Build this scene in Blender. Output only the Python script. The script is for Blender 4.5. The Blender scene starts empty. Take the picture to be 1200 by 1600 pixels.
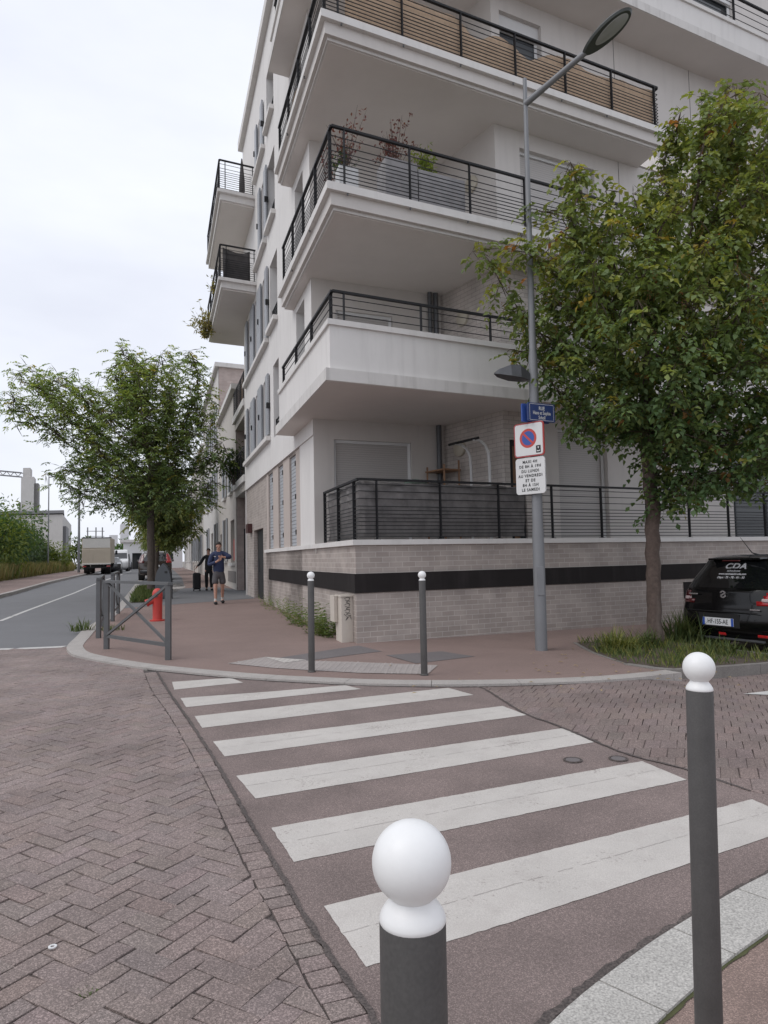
import bpy, bmesh, math, random
import numpy as np
from mathutils import Vector, Matrix
R_ = math.radians
scene = bpy.context.scene
COL = scene.collection
rng = random.Random(7)
# ------------------------------------------------------------------ camera
F_PX, CAM_H, PITCH, ROLL = 1105.03, 1.495, 0.064, 0.020
_F = np.array([0, math.cos(PITCH), math.sin(PITCH)])
_R0 = np.array([1., 0, 0]); _U0 = np.cross(_R0, _F)
_R = _R0*math.cos(ROLL) - _U0*math.sin(ROLL); _U = np.cross(_R, _F)
cam = bpy.data.cameras.new('camera'); cam_ob = bpy.data.objects.new('camera', cam); COL.objects.link(cam_ob)
cam.sensor_fit = 'VERTICAL'; cam.sensor_height = 36; cam.lens = F_PX/1600*36
cam.clip_start = 0.05; cam.clip_end = 3000
m = Matrix.Identity(4)
for i in range(3):
    m[i][0] = _R[i]; m[i][1] = _U[i]; m[i][2] = -_F[i]
m[2][3] = CAM_H
cam_ob.matrix_world = m
scene.camera = cam_ob
# ------------------------------------------------------------------ sky, sun, exposure (overcast day)
SUN_EL, SUN_AZ = R_(52), R_(-118)          # azimuth from +Y towards +X: light from the left, slightly behind
world = bpy.data.worlds.new('World'); scene.world = world; world.use_nodes = True
nt = world.node_tree; nt.nodes.clear()
wo = nt.nodes.new('ShaderNodeOutputWorld'); bg = nt.nodes.new('ShaderNodeBackground')
sky = nt.nodes.new('ShaderNodeTexSky'); sky.sky_type = 'NISHITA'; sky.sun_disc = False
sky.sun_elevation = SUN_EL; sky.sun_rotation = SUN_AZ; sky.air_density = 1.0; sky.dust_density = 3.0
tc = nt.nodes.new('ShaderNodeTexCoord'); mp = nt.nodes.new('ShaderNodeMapping'); mp.inputs['Scale'].default_value = (1.6, 1.6, 4.5)
nz = nt.nodes.new('ShaderNodeTexNoise'); nz.inputs['Scale'].default_value = 1.3; nz.inputs['Detail'].default_value = 5
rp = nt.nodes.new('ShaderNodeValToRGB')
rp.color_ramp.elements[0].position = 0.3; rp.color_ramp.elements[0].color = (6.7, 6.95, 7.8, 1)
rp.color_ramp.elements[1].position = 0.72; rp.color_ramp.elements[1].color = (8.5, 8.75, 9.3, 1)
mx = nt.nodes.new('ShaderNodeMixRGB'); mx.inputs['Fac'].default_value = 0.92
L = nt.links.new
L(tc.outputs['Generated'], mp.inputs['Vector']); L(mp.outputs['Vector'], nz.inputs['Vector']); L(nz.outputs['Fac'], rp.inputs['Fac'])
L(sky.outputs['Color'], mx.inputs['Color1']); L(rp.outputs['Color'], mx.inputs['Color2'])
L(mx.outputs['Color'], bg.inputs['Color']); bg.inputs['Strength'].default_value = 0.118; L(bg.outputs['Background'], wo.inputs['Surface'])
sun = bpy.data.lights.new('sun', 'SUN'); sun.energy = 0.9; sun.angle = R_(35); sun.color = (1, .965, .92)
sun_ob = bpy.data.objects.new('sun', sun); COL.objects.link(sun_ob)
sd = Vector((math.sin(SUN_AZ)*math.cos(SUN_EL), math.cos(SUN_AZ)*math.cos(SUN_EL), math.sin(SUN_EL)))
sun_ob.rotation_euler = sd.to_track_quat('Z', 'Y').to_euler()
scene.view_settings.view_transform = 'Standard'; scene.view_settings.look = 'None'
scene.view_settings.exposure = 0.12; scene.view_settings.gamma = 1
# ------------------------------------------------------------------ frames and small maths
dA = np.array([math.sin(-.308), math.cos(-.308), 0]); dB = np.array([math.sin(1.107), math.cos(1.107), 0])
nA = np.array([-dA[1], dA[0], 0]); nB = np.array([dB[1], -dB[0], 0])       # outward: street side / crossing side
CW = np.array([-.461, 11.13, CAM_H])
def W(a, b, z): return CW + a*dA + b*dB + np.array([0, 0, z])
GY = [-50, 0, 2.2, 8, 11, 20, 30, 40, 66, 90, 3000]; GZ = [0, 0, 0, .135, .165, .25, .31, .45, .6, .65, .65]
def G(x, y): return float(np.interp(y, GY, GZ)) - .018*max(0, min(x+.5, 12))*min(1, max(0, (y-6)/4))
def sst(a, b, x):
    t = min(1, max(0, (x-a)/(b-a))); return t*t*(3-2*t)
def RD(x, y): return G(x, y) - .02*sst(2.0, 3.0, y) - .10*sst(2.6, 3.8, x)*sst(4, 7, y) - .05*sst(-4, -6.5, x)   # carriageway
def ray(x, y): return _F + (x-600)/F_PX*_R - (y-800)/F_PX*_U
def at_y(px, py, Y):
    d = ray(px, py); return np.array([0, 0, CAM_H]) + d*(Y/d[1])
def gpt(px, py):
    d = ray(px, py); z = .1
    for _ in range(120):
        t = (z-CAM_H)/d[2]; z = .6*z + .4*G(t*d[0], t*d[1])
    return np.array([0, 0, CAM_H]) + t*d
# ------------------------------------------------------------------ mesh builder
class MB:
    def __init__(s): s.v = []; s.f = []
    def add(s, vs, fs):
        o = len(s.v); s.v += [tuple(map(float, p)) for p in vs]; s.f += [tuple(i+o for i in f) for f in fs]; return s
    def quad(s, *p): return s.add(p, [tuple(range(len(p)))])
    def prism(s, base, z0, z1):                 # base: list of xy (world), ccw
        n = len(base)
        ar = sum(base[i][0]*base[(i+1) % n][1]-base[(i+1) % n][0]*base[i][1] for i in range(n))
        if ar < 0: base = base[::-1]
        z0 = z0 if hasattr(z0, '__len__') else [z0]*n; z1 = z1 if hasattr(z1, '__len__') else [z1]*n
        vs = [(p[0], p[1], z0[i]) for i, p in enumerate(base)]+[(p[0], p[1], z1[i]) for i, p in enumerate(base)]
        fs = [tuple(range(n-1, -1, -1)), tuple(range(n, 2*n))]+[(i, (i+1) % n, n+(i+1) % n, n+i) for i in range(n)]
        return s.add(vs, fs)
    def box(s, c, sz, rz=0., bev=0.):
        hx, hy, hz = sz[0]/2, sz[1]/2, sz[2]/2; cs, sn = math.cos(rz), math.sin(rz)
        def P(x, y, z): return (c[0]+x*cs-y*sn, c[1]+x*sn+y*cs, c[2]+z)
        if bev <= 0:
            b = [(-hx, -hy), (hx, -hy), (hx, hy), (-hx, hy)]
            vs = [P(x, y, -hz) for x, y in b]+[P(x, y, hz) for x, y in b]
            return s.add(vs, [(3, 2, 1, 0), (4, 5, 6, 7), (0, 1, 5, 4), (1, 2, 6, 5), (2, 3, 7, 6), (3, 0, 4, 7)])
        e = bev; vs = []
        for sx in (-1, 1):
            for sy in (-1, 1):
                for sz_ in (-1, 1):
                    vs += [P(sx*hx, sy*(hy-e), sz_*(hz-e)), P(sx*(hx-e), sy*hy, sz_*(hz-e)), P(sx*(hx-e), sy*(hy-e), sz_*hz)]
        bm = bmesh.new(); [bm.verts.new(q) for q in vs]; bmesh.ops.convex_hull(bm, input=bm.verts)
        bm.verts.index_update()
        s.add([v.co[:] for v in bm.verts], [tuple(v.index for v in f.verts) for f in bm.faces]); bm.free(); return s
    def ab(s, a0, a1, b0, b1, z0, z1):          # block in facade coordinates
        p = [W(a, b, 0)[:2] for a, b in ((a0, b0), (a1, b0), (a1, b1), (a0, b1))]
        return s.prism(p, z0+CAM_H, z1+CAM_H)
    def abpoly(s, poly, z0, z1): return s.prism([tuple(W(a, b, 0)[:2]) for a, b in poly], z0+CAM_H, z1+CAM_H)
    def tube(s, pts, r, n=8, caps=True):
        pts = [np.array(p, float) for p in pts]; rs = r if hasattr(r, '__len__') else [r]*len(pts)
        vs = []; fs = []; prev = None
        for i, p in enumerate(pts):
            t = pts[min(i+1, len(pts)-1)]-pts[max(i-1, 0)]; t = t/(np.linalg.norm(t)+1e-9)
            if prev is None:
                u = np.cross(t, [0, 0, 1.]);
                if np.linalg.norm(u) < .1: u = np.cross(t, [0, 1., 0])
            else: u = prev-t*(prev@t)
            u = u/np.linalg.norm(u); w = np.cross(t, u); prev = u
            vs += [p+rs[i]*(u*math.cos(2*math.pi*k/n)+w*math.sin(2*math.pi*k/n)) for k in range(n)]
        for i in range(len(pts)-1):
            for k in range(n): fs.append((i*n+k, i*n+(k+1) % n, (i+1)*n+(k+1) % n, (i+1)*n+k))
        if caps: fs += [tuple(range(n-1, -1, -1)), tuple((len(pts)-1)*n+k for k in range(n))]
        return s.add(vs, fs)
    def bar(s, p, q, w, h):                      # rectangular bar, h is vertical-ish
        p, q = np.array(p, float), np.array(q, float); t = (q-p)/np.linalg.norm(q-p)
        u = np.cross(t, [0, 0, 1.]);
        if np.linalg.norm(u) < .05: u = np.array([1., 0, 0])
        u /= np.linalg.norm(u); w_ = np.cross(u, t)
        vs = [c+sx*u*w/2+sy*w_*h/2 for c in (p, q) for sx, sy in ((-1, -1), (1, -1), (1, 1), (-1, 1))]
        return s.add(vs, [(3, 2, 1, 0), (4, 5, 6, 7), (0, 1, 5, 4), (1, 2, 6, 5), (2, 3, 7, 6), (3, 0, 4, 7)])
    def lathe(s, c, prof, n=24):
        vs = []; fs = []
        for r, z in prof: vs += [(c[0]+r*math.cos(2*math.pi*k/n), c[1]+r*math.sin(2*math.pi*k/n), c[2]+z) for k in range(n)]
        for i in range(len(prof)-1):
            for k in range(n): fs.append((i*n+k, i*n+(k+1) % n, (i+1)*n+(k+1) % n, (i+1)*n+k))
        fs += [tuple(range(n-1, -1, -1)), tuple((len(prof)-1)*n+k for k in range(n))]
        return s.add(vs, fs)
    def wall(s, O, t, n, L_, z0, z1, holes=(), dep=.2):   # a wall sheet with openings and reveals; n is outward
        O, t, n = np.array(O, float), np.array(t, float), np.array(n, float)
        xs = sorted({0., L_}|{h[0] for h in holes}|{h[1] for h in holes}); zs = sorted({z0, z1}|{h[2] for h in holes}|{h[3] for h in holes})
        def P(x, z, d=0.): q = O+t*x-n*d; return (q[0], q[1], z+CAM_H)
        flip = (t[0]*n[1]-t[1]*n[0]) > 0
        for i in range(len(xs)-1):
            for j in range(len(zs)-1):
                xm, zm = (xs[i]+xs[i+1])/2, (zs[j]+zs[j+1])/2
                if any(h[0] < xm < h[1] and h[2] < zm < h[3] for h in holes): continue
                q = [P(xs[i], zs[j]), P(xs[i+1], zs[j]), P(xs[i+1], zs[j+1]), P(xs[i], zs[j+1])]
                s.quad(*(q[::-1] if flip else q))
        for h in holes:
            a, b, c, d = h[:4]
            for (x0, y0, x1, y1) in ((a, c, b, c), (b, c, b, d), (b, d, a, d), (a, d, a, c)):
                s.quad(P(x0, y0), P(x1, y1), P(x1, y1, dep), P(x0, y0, dep))
        return s
    def build(s, name, mat, parent=None, smooth=False, world=True):
        me = bpy.data.meshes.new(name); v = s.v
        if parent is not None and world:
            mi = xf(parent).inverted(); v = [tuple(mi @ Vector(p)) for p in v]
        me.from_pydata(v, [], s.f); me.validate(); me.update()
        metric_uv(me)
        if smooth:
            me.polygons.foreach_set('use_smooth', [True]*len(me.polygons))
            try: me.set_sharp_from_angle(angle=R_(40))
            except Exception: pass
        if mat: me.materials.append(mat)
        ob = bpy.data.objects.new(name, me); COL.objects.link(ob)
        if parent is not None: ob.parent = parent
        return ob
def xf(o):
    mm = Matrix.Translation(o.location) @ o.rotation_euler.to_matrix().to_4x4()
    return xf(o.parent) @ mm if o.parent else mm
def metric_uv(me):
    nl = len(me.loops)
    if nl == 0: return
    uv = me.uv_layers.new(name='UVMap'); co = np.empty(len(me.vertices)*3); me.vertices.foreach_get('co', co); co = co.reshape(-1, 3)
    out = np.zeros((nl, 2))
    for p in me.polygons:
        n = p.normal; idx = list(p.loop_indices); vv = co[[me.loops[i].vertex_index for i in idx]]
        if abs(n.z) > .7: out[idx] = vv[:, :2]
        else:
            t = np.array([-n.y, n.x]); t = t/(np.linalg.norm(t)+1e-9)
            out[idx, 0] = vv[:, :2] @ t; out[idx, 1] = vv[:, 2]
    uv.data.foreach_set('uv', out.ravel())
def thing(name, label, cat, loc=(0, 0, 0), rz=0., group=None):
    o = bpy.data.objects.new(name, None); COL.objects.link(o); o.empty_display_size = .2
    o.location = [float(c) for c in loc]; o.rotation_euler = (0, 0, rz); o['label'] = label; o['category'] = cat
    if group: o['group'] = group
    return o
def tag(o, label, cat, group=None):
    o['label'] = label; o['category'] = cat
    if group: o['group'] = group
    return o
def struct(o, kind='structure', label=None):
    o['kind'] = kind
    if label: o['label'] = label
    return o
def dup(root, loc, rz=None, label=None, scale=None, group=None):
    r = root.copy(); COL.objects.link(r); r.location = [float(c) for c in loc]
    if rz is not None: r.rotation_euler = (0, 0, rz)
    if scale is not None: r.scale = scale if hasattr(scale, '__len__') else (scale,)*3
    if label: r['label'] = label
    if group: r['group'] = group
    for ch in list(root.children):
        c = ch.copy(); COL.objects.link(c); c.parent = r
        for g_ in list(ch.children):
            d = g_.copy(); COL.objects.link(d); d.parent = c
    return r
def text_part(body, size, origin, ux, uz, mat, parent, name='lettering', align='CENTER', spacing=1., sx=1., depth=.0012, bold=0., shear=0.):
    cu = bpy.data.curves.new(name, 'FONT'); cu.body = body; cu.size = size; cu.align_x = align; cu.align_y = 'CENTER'
    cu.space_character = spacing; cu.offset = bold; cu.shear = shear; cu.resolution_u = 3
    tmp = bpy.data.objects.new('tmp', cu); COL.objects.link(tmp)
    bpy.context.view_layer.update()
    me = bpy.data.meshes.new_from_object(tmp.evaluated_get(bpy.context.evaluated_depsgraph_get()))
    bpy.data.objects.remove(tmp); bpy.data.curves.remove(cu)
    ux, uz = Vector(ux).normalized(), Vector(uz).normalized(); n = ux.cross(uz)
    mi = xf(parent).inverted()
    for v in me.vertices: v.co = mi @ (Vector(origin)+ux*v.co.x*sx+uz*v.co.y+n*depth)
    me.materials.clear(); me.materials.append(mat); me.name = name
    ob = bpy.data.objects.new(name, me); COL.objects.link(ob); ob.parent = parent
    return ob
# ------------------------------------------------------------------ materials
def new_mat(name):
    m_ = bpy.data.materials.new(name); m_.use_nodes = True; t = m_.node_tree
    return m_, t, t.nodes['Principled BSDF'], t.nodes.new, t.links.new
def mat(name, col, rough=.7, var=.0, vscale=3., bump=0., bscale=40., metal=0., coat=0., spec=.5, dirt=0., dirtcol=(.12, .11, .1), speck=0., speckscale=250.):
    m_, t, p, N, K = new_mat(name)
    p.inputs['Roughness'].default_value = rough; p.inputs['Metallic'].default_value = metal
    p.inputs['Specular IOR Level'].default_value = spec; p.inputs['Coat Weight'].default_value = coat
    p.inputs['Base Color'].default_value = (*col, 1)
    tc_ = N('ShaderNodeTexCoord'); cur = None
    if var > 0:
        n1 = N('ShaderNodeTexNoise'); n1.inputs['Scale'].default_value = vscale; n1.inputs['Detail'].default_value = 6; n1.inputs['Roughness'].default_value = .65
        K(tc_.outputs['Object'], n1.inputs['Vector'])
        r = N('ShaderNodeMapRange'); r.inputs[1].default_value = .25; r.inputs[2].default_value = .75
        r.inputs[3].default_value = 1-var; r.inputs[4].default_value = 1+var; K(n1.outputs['Fac'], r.inputs[0])
        mm = N('ShaderNodeVectorMath'); mm.operation = 'SCALE'; mm.inputs[0].default_value = col; K(r.outputs[0], mm.inputs['Scale']); cur = mm.outputs[0]
    if speck > 0:
        n3 = N('ShaderNodeTexNoise'); n3.inputs['Scale'].default_value = speckscale; n3.inputs['Detail'].default_value = 2
        K(tc_.outputs['Object'], n3.inputs['Vector'])
        r3 = N('ShaderNodeMapRange'); r3.inputs[1].default_value = .3; r3.inputs[2].default_value = .72; r3.inputs[3].default_value = 1-speck; r3.inputs[4].default_value = 1+speck*1.3
        K(n3.outputs['Fac'], r3.inputs[0])
        m3 = N('ShaderNodeVectorMath'); m3.operation = 'SCALE'
        if cur is None: m3.inputs[0].default_value = col
        else: K(cur, m3.inputs[0])
        K(r3.outputs[0], m3.inputs['Scale']); cur = m3.outputs[0]
    if dirt > 0:                                  # weather streaks: noise stretched vertically
        mp_ = N('ShaderNodeMapping'); mp_.inputs['Scale'].default_value = (6, 6, .7); K(tc_.outputs['Object'], mp_.inputs['Vector'])
        n2 = N('ShaderNodeTexNoise'); n2.inputs['Scale'].default_value = 1.1; n2.inputs['Detail'].default_value = 5; K(mp_.outputs[0], n2.inputs['Vector'])
        r2 = N('ShaderNodeMapRange'); r2.inputs[1].default_value = .52; r2.inputs[2].default_value = .8; r2.inputs[3].default_value = 0; r2.inputs[4].default_value = dirt; K(n2.outputs['Fac'], r2.inputs[0])
        mxx = N('ShaderNodeMixRGB'); K(r2.outputs[0], mxx.inputs['Fac']); mxx.inputs['Color2'].default_value = (*dirtcol, 1)
        if cur is None: mxx.inputs['Color1'].default_value = (*col, 1)
        else: K(cur, mxx.inputs['Color1'])
        cur = mxx.outputs[0]
    if cur is not None: K(cur, p.inputs['Base Color'])
    if bump > 0:
        nb = N('ShaderNodeTexNoise'); nb.inputs['Scale'].default_value = bscale; nb.inputs['Detail'].default_value = 4; K(tc_.outputs['Object'], nb.inputs['Vector'])
        b = N('ShaderNodeBump'); b.inputs['Strength'].default_value = bump; b.inputs['Distance'].default_value = .01; K(nb.outputs['Fac'], b.inputs['Height']); K(b.outputs[0], p.inputs['Normal'])
    return m_
def brick_mat(name, c1, c2, mortar, bw=.30, bh=.093, ms=.012, off=.5):
    m_, t, p, N, K = new_mat(name); p.inputs['Roughness'].default_value = .8
    uv = N('ShaderNodeUVMap'); b = N('ShaderNodeTexBrick'); b.offset = off
    b.inputs['Scale'].default_value = 1; b.inputs['Brick Width'].default_value = bw; b.inputs['Row Height'].default_value = bh
    b.inputs['Mortar Size'].default_value = ms/2; b.inputs['Mortar Smooth'].default_value = .1; b.inputs['Bias'].default_value = -.15
    b.inputs['Color1'].default_value = (*c1, 1); b.inputs['Color2'].default_value = (*c2, 1); b.inputs['Mortar'].default_value = (*mortar, 1)
    nw = N('ShaderNodeTexNoise'); nw.inputs['Scale'].default_value = 5; K(uv.outputs[0], nw.inputs['Vector'])
    K(uv.outputs[0], b.inputs['Vector'])
    n = N('ShaderNodeTexNoise'); n.inputs['Scale'].default_value = 2.2; n.inputs['Detail'].default_value = 7; K(uv.outputs[0], n.inputs['Vector'])
    r = N('ShaderNodeMapRange'); r.inputs[1].default_value = .3; r.inputs[2].default_value = .7; r.inputs[3].default_value = .84; r.inputs[4].default_value = 1.14; K(n.outputs['Fac'], r.inputs[0])
    s = N('ShaderNodeVectorMath'); s.operation = 'SCALE'; K(b.outputs['Color'], s.inputs[0]); K(r.outputs[0], s.inputs['Scale']); K(s.outputs[0], p.inputs['Base Color'])
    inv = N('ShaderNodeMath'); inv.operation = 'SUBTRACT'; inv.inputs[0].default_value = 1; K(b.outputs['Fac'], inv.inputs[1])
    bp = N('ShaderNodeBump'); bp.inputs['Strength'].default_value = .35; bp.inputs['Distance'].default_value = .008; K(inv.outputs[0], bp.inputs['Height']); K(bp.outputs[0], p.inputs['Normal'])
    return m_
def slat_mat(name, col, pitch=.045, rough=.5, depth=.4, dark=.66):    # rolling shutter slats (bump along v)
    m_, t, p, N, K = new_mat(name); p.inputs['Roughness'].default_value = rough
    uv = N('ShaderNodeUVMap'); sp = N('ShaderNodeSeparateXYZ'); K(uv.outputs[0], sp.inputs[0])
    d = N('ShaderNodeMath'); d.operation = 'DIVIDE'; d.inputs[1].default_value = pitch; K(sp.outputs['Y'], d.inputs[0])
    fr = N('ShaderNodeMath'); fr.operation = 'FRACT'; K(d.outputs[0], fr.inputs[0])
    cr = N('ShaderNodeValToRGB'); e = cr.color_ramp.elements; e[0].position = 0; e[0].color = (0, 0, 0, 1); e[1].position = .16; e[1].color = (1, 1, 1, 1)
    x = cr.color_ramp.elements.new(.85); x.color = (.92, .92, .92, 1); x = cr.color_ramp.elements.new(1.); x.color = (.2, .2, .2, 1)
    K(fr.outputs[0], cr.inputs['Fac'])
    bp = N('ShaderNodeBump'); bp.inputs['Strength'].default_value = depth; bp.inputs['Distance'].default_value = .012; K(cr.outputs['Color'], bp.inputs['Height']); K(bp.outputs[0], p.inputs['Normal'])
    r = N('ShaderNodeMapRange'); r.inputs[3].default_value = dark; r.inputs[4].default_value = 1.; K(cr.outputs['Color'], r.inputs[0])
    s = N('ShaderNodeVectorMath'); s.operation = 'SCALE'; s.inputs[0].default_value = col; K(r.outputs[0], s.inputs['Scale']); K(s.outputs[0], p.inputs['Base Color'])
    return m_
def leaf_mat(name, translucent=.42):
    m_, t, p, N, K = new_mat(name); t.nodes.remove(p); out = [n for n in t.nodes if n.type == 'OUTPUT_MATERIAL'][0]
    at = N('ShaderNodeAttribute'); at.attribute_name = 'tint'
    d = N('ShaderNodeBsdfPrincipled'); d.inputs['Roughness'].default_value = .55; d.inputs['Specular IOR Level'].default_value = .35
    tr = N('ShaderNodeBsdfTranslucent'); mxs = N('ShaderNodeMixShader'); mxs.inputs[0].default_value = translucent
    sc = N('ShaderNodeVectorMath'); sc.operation = 'MULTIPLY'; sc.inputs[1].default_value = (1.3, 1.25, .5)
    K(at.outputs['Color'], d.inputs['Base Color']); K(at.outputs['Color'], sc.inputs[0]); K(sc.outputs[0], tr.inputs['Color'])
    K(d.outputs[0], mxs.inputs[1]); K(tr.outputs[0], mxs.inputs[2]); K(mxs.outputs[0], out.inputs['Surface'])
    return m_
def tint_mat(name, rough=.85, col=None, lo=.78, hi=1.6, speck=.22, speckscale=300., bump=.5):    # base colour from a per-stone attribute plus aggregate grain
    m_, t, p, N, K = new_mat(name); p.inputs['Roughness'].default_value = rough
    at = N('ShaderNodeAttribute') if col is None else N('ShaderNodeRGB'); tc_ = N('ShaderNodeTexCoord')
    if col is None: at.attribute_name = 'tint'
    else: at.outputs[0].default_value = (*col, 1)
    v = N('ShaderNodeTexVoronoi'); v.inputs['Scale'].default_value = speckscale*.5; K(tc_.outputs['Object'], v.inputs['Vector'])
    n = N('ShaderNodeTexNoise'); n.inputs['Scale'].default_value = speckscale; n.inputs['Detail'].default_value = 3; K(tc_.outputs['Object'], n.inputs['Vector'])
    r = N('ShaderNodeMapRange'); r.inputs[1].default_value = .3; r.inputs[2].default_value = .75; r.inputs[3].default_value = 1-speck; r.inputs[4].default_value = 1+1.6*speck; K(n.outputs['Fac'], r.inputs[0])
    n2 = N('ShaderNodeTexNoise'); n2.inputs['Scale'].default_value = 1.7; n2.inputs['Detail'].default_value = 6; K(tc_.outputs['Object'], n2.inputs['Vector'])
    r2 = N('ShaderNodeMapRange'); r2.inputs[1].default_value = .3; r2.inputs[2].default_value = .7; r2.inputs[3].default_value = .80; r2.inputs[4].default_value = 1.16; K(n2.outputs['Fac'], r2.inputs[0])
    v2 = N('ShaderNodeTexVoronoi'); v2.inputs['Scale'].default_value = speckscale*.62; K(tc_.outputs['Object'], v2.inputs['Vector'])
    sx_ = N('ShaderNodeSeparateXYZ'); K(v2.outputs['Color'], sx_.inputs[0]); pw = N('ShaderNodeMath'); pw.operation = 'POWER'; pw.inputs[1].default_value = 2.6; K(sx_.outputs[0], pw.inputs[0])
    r4 = N('ShaderNodeMapRange'); r4.inputs[3].default_value = lo; r4.inputs[4].default_value = hi; K(pw.outputs[0], r4.inputs[0])
    m0 = N('ShaderNodeMath'); m0.operation = 'MULTIPLY'; K(r.outputs[0], m0.inputs[0]); K(r4.outputs[0], m0.inputs[1])
    mu = N('ShaderNodeMath'); mu.operation = 'MULTIPLY'; K(m0.outputs[0], mu.inputs[0]); K(r2.outputs[0], mu.inputs[1])
    s = N('ShaderNodeVectorMath'); s.operation = 'SCALE'; K(at.outputs['Color'], s.inputs[0]); K(mu.outputs[0], s.inputs['Scale']); K(s.outputs[0], p.inputs['Base Color'])
    b = N('ShaderNodeBump'); b.inputs['Strength'].default_value = bump; b.inputs['Distance'].default_value = .006; K(v.outputs['Distance'], b.inputs['Height']); K(b.outputs[0], p.inputs['Normal'])
    return m_
def asphalt_mat(name, col, speck=.35, scale=260., patch=.12, bump=.35):
    return mat(name, col, rough=.88, var=patch, vscale=1.1, bump=bump, bscale=scale*.6, speck=speck, speckscale=scale)
M = {}
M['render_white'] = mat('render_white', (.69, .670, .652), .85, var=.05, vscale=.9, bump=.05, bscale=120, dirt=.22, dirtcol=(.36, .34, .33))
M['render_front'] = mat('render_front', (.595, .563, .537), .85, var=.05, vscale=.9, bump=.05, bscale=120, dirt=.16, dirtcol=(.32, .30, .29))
M['coping'] = mat('coping', (.66, .64, .62), .75, var=.06, vscale=2, dirt=.22, dirtcol=(.3, .28, .26))
M['lip_dirty'] = mat('lip_dirty', (.62, .60, .58), .8, var=.07, vscale=2, dirt=.42, dirtcol=(.25, .23, .21))
M['soffit'] = mat('soffit', (.72, .68, .65), .9, var=.07, vscale=.6)
M['brick'] = brick_mat('brick', (.345, .298, .270), (.415, .364, .334), (.50, .455, .422), bw=.24, bh=.0835, ms=.010)
M['brick_pale'] = brick_mat('brick_pale', (.50, .455, .425), (.56, .515, .48), (.36, .32, .30), bw=.24, bh=.085)
M['beige_panel'] = mat('beige_panel', (.47, .41, .375), .85, var=.04)
M['band'] = mat('band', (.024, .021, .021), .85, spec=.15, var=.12, vscale=3, dirt=.15, dirtcol=(.1, .09, .09))
M['metal_dark'] = mat('metal_dark', (.017, .017, .019), .6, spec=.3)
M['metal_grey'] = mat('metal_grey', (.085, .088, .095), .45, metal=.3, var=.1, vscale=6)
M['lamp_grey'] = mat('lamp_grey', (.20, .205, .215), .5, metal=.2, var=.07, vscale=4)
M['bollard_grey'] = mat('bollard_grey', (.066, .062, .06), .55, var=.22, vscale=7, bump=.05, bscale=70, dirt=.35, dirtcol=(.11, .10, .095), speck=.10, speckscale=220)
M['ball_white'] = mat('ball_white', (.78, .78, .775), .42, var=.05, vscale=14, dirt=.28, dirtcol=(.50, .48, .45), bump=.03, bscale=60)
M['shutter_roll'] = slat_mat('shutter_roll', (.50, .475, .46))
M['louver'] = slat_mat('louver', (.42, .44, .47), pitch=.085, depth=1., dark=.38)
M['louver_grey'] = slat_mat('louver_grey', (.36, .375, .40), pitch=.055, depth=.6)
M['glass_dark'] = mat('glass_dark', (.02, .024, .028), .08, spec=.6)
M['glass_mid'] = mat('glass_mid', (.10, .11, .12), .12, spec=.6)
M['frame_white'] = mat('frame_white', (.66, .66, .66), .5)
M['black'] = mat('black', (.012, .012, .013), .6)
M['fabric_grey'] = mat('fabric_grey', (.155, .146, .144), .9, var=.35, vscale=5, bump=.2, bscale=30, dirt=.25, dirtcol=(.3, .29, .28))
M['fabric_dark'] = mat('fabric_dark', (.07, .065, .065), .9, var=.2, vscale=5)
M['reed'] = mat('reed', (.475, .345, .24), .9, var=.18, vscale=14, bump=.3, bscale=50)
M['wood'] = mat('wood', (.28, .155, .085), .6, var=.25, vscale=5)
M['wood_pale'] = mat('wood_pale', (.40, .25, .13), .6, var=.2, vscale=6)
M['concrete'] = mat('concrete', (.31, .30, .305), .85, var=.25, vscale=5, bump=.1)
M['pipe'] = mat('pipe', (.13, .135, .145), .5, metal=.4)
M['cream_box'] = mat('cream_box', (.56, .51, .45), .6, var=.05, vscale=5, dirt=.2, dirtcol=(.3, .27, .23))
M['ink'] = mat('ink', (.02, .02, .022), .6)
M['red_paint'] = mat('red_paint', (.52, .05, .04), .5, var=.08, vscale=8)
M['bark'] = mat('bark', (.115, .085, .072), .95, var=.35, vscale=14, bump=.9, bscale=45, dirt=.35, dirtcol=(.36, .31, .27))
M['bark_far'] = mat('bark_far', (.10, .08, .068), .95, var=.25, vscale=9, bump=.5)
M['leaf'] = leaf_mat('leaf'); M['grass'] = leaf_mat('grass', .25)
M['granite'] = mat('granite', (.36, .335, .315), .8, var=.12, vscale=4, speck=.30, speckscale=160, bump=.15, bscale=120)
M['granite_near'] = mat('granite_near', (.40, .385, .36), .8, var=.12, vscale=5, speck=.33, speckscale=130, bump=.2, bscale=110)
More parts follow.
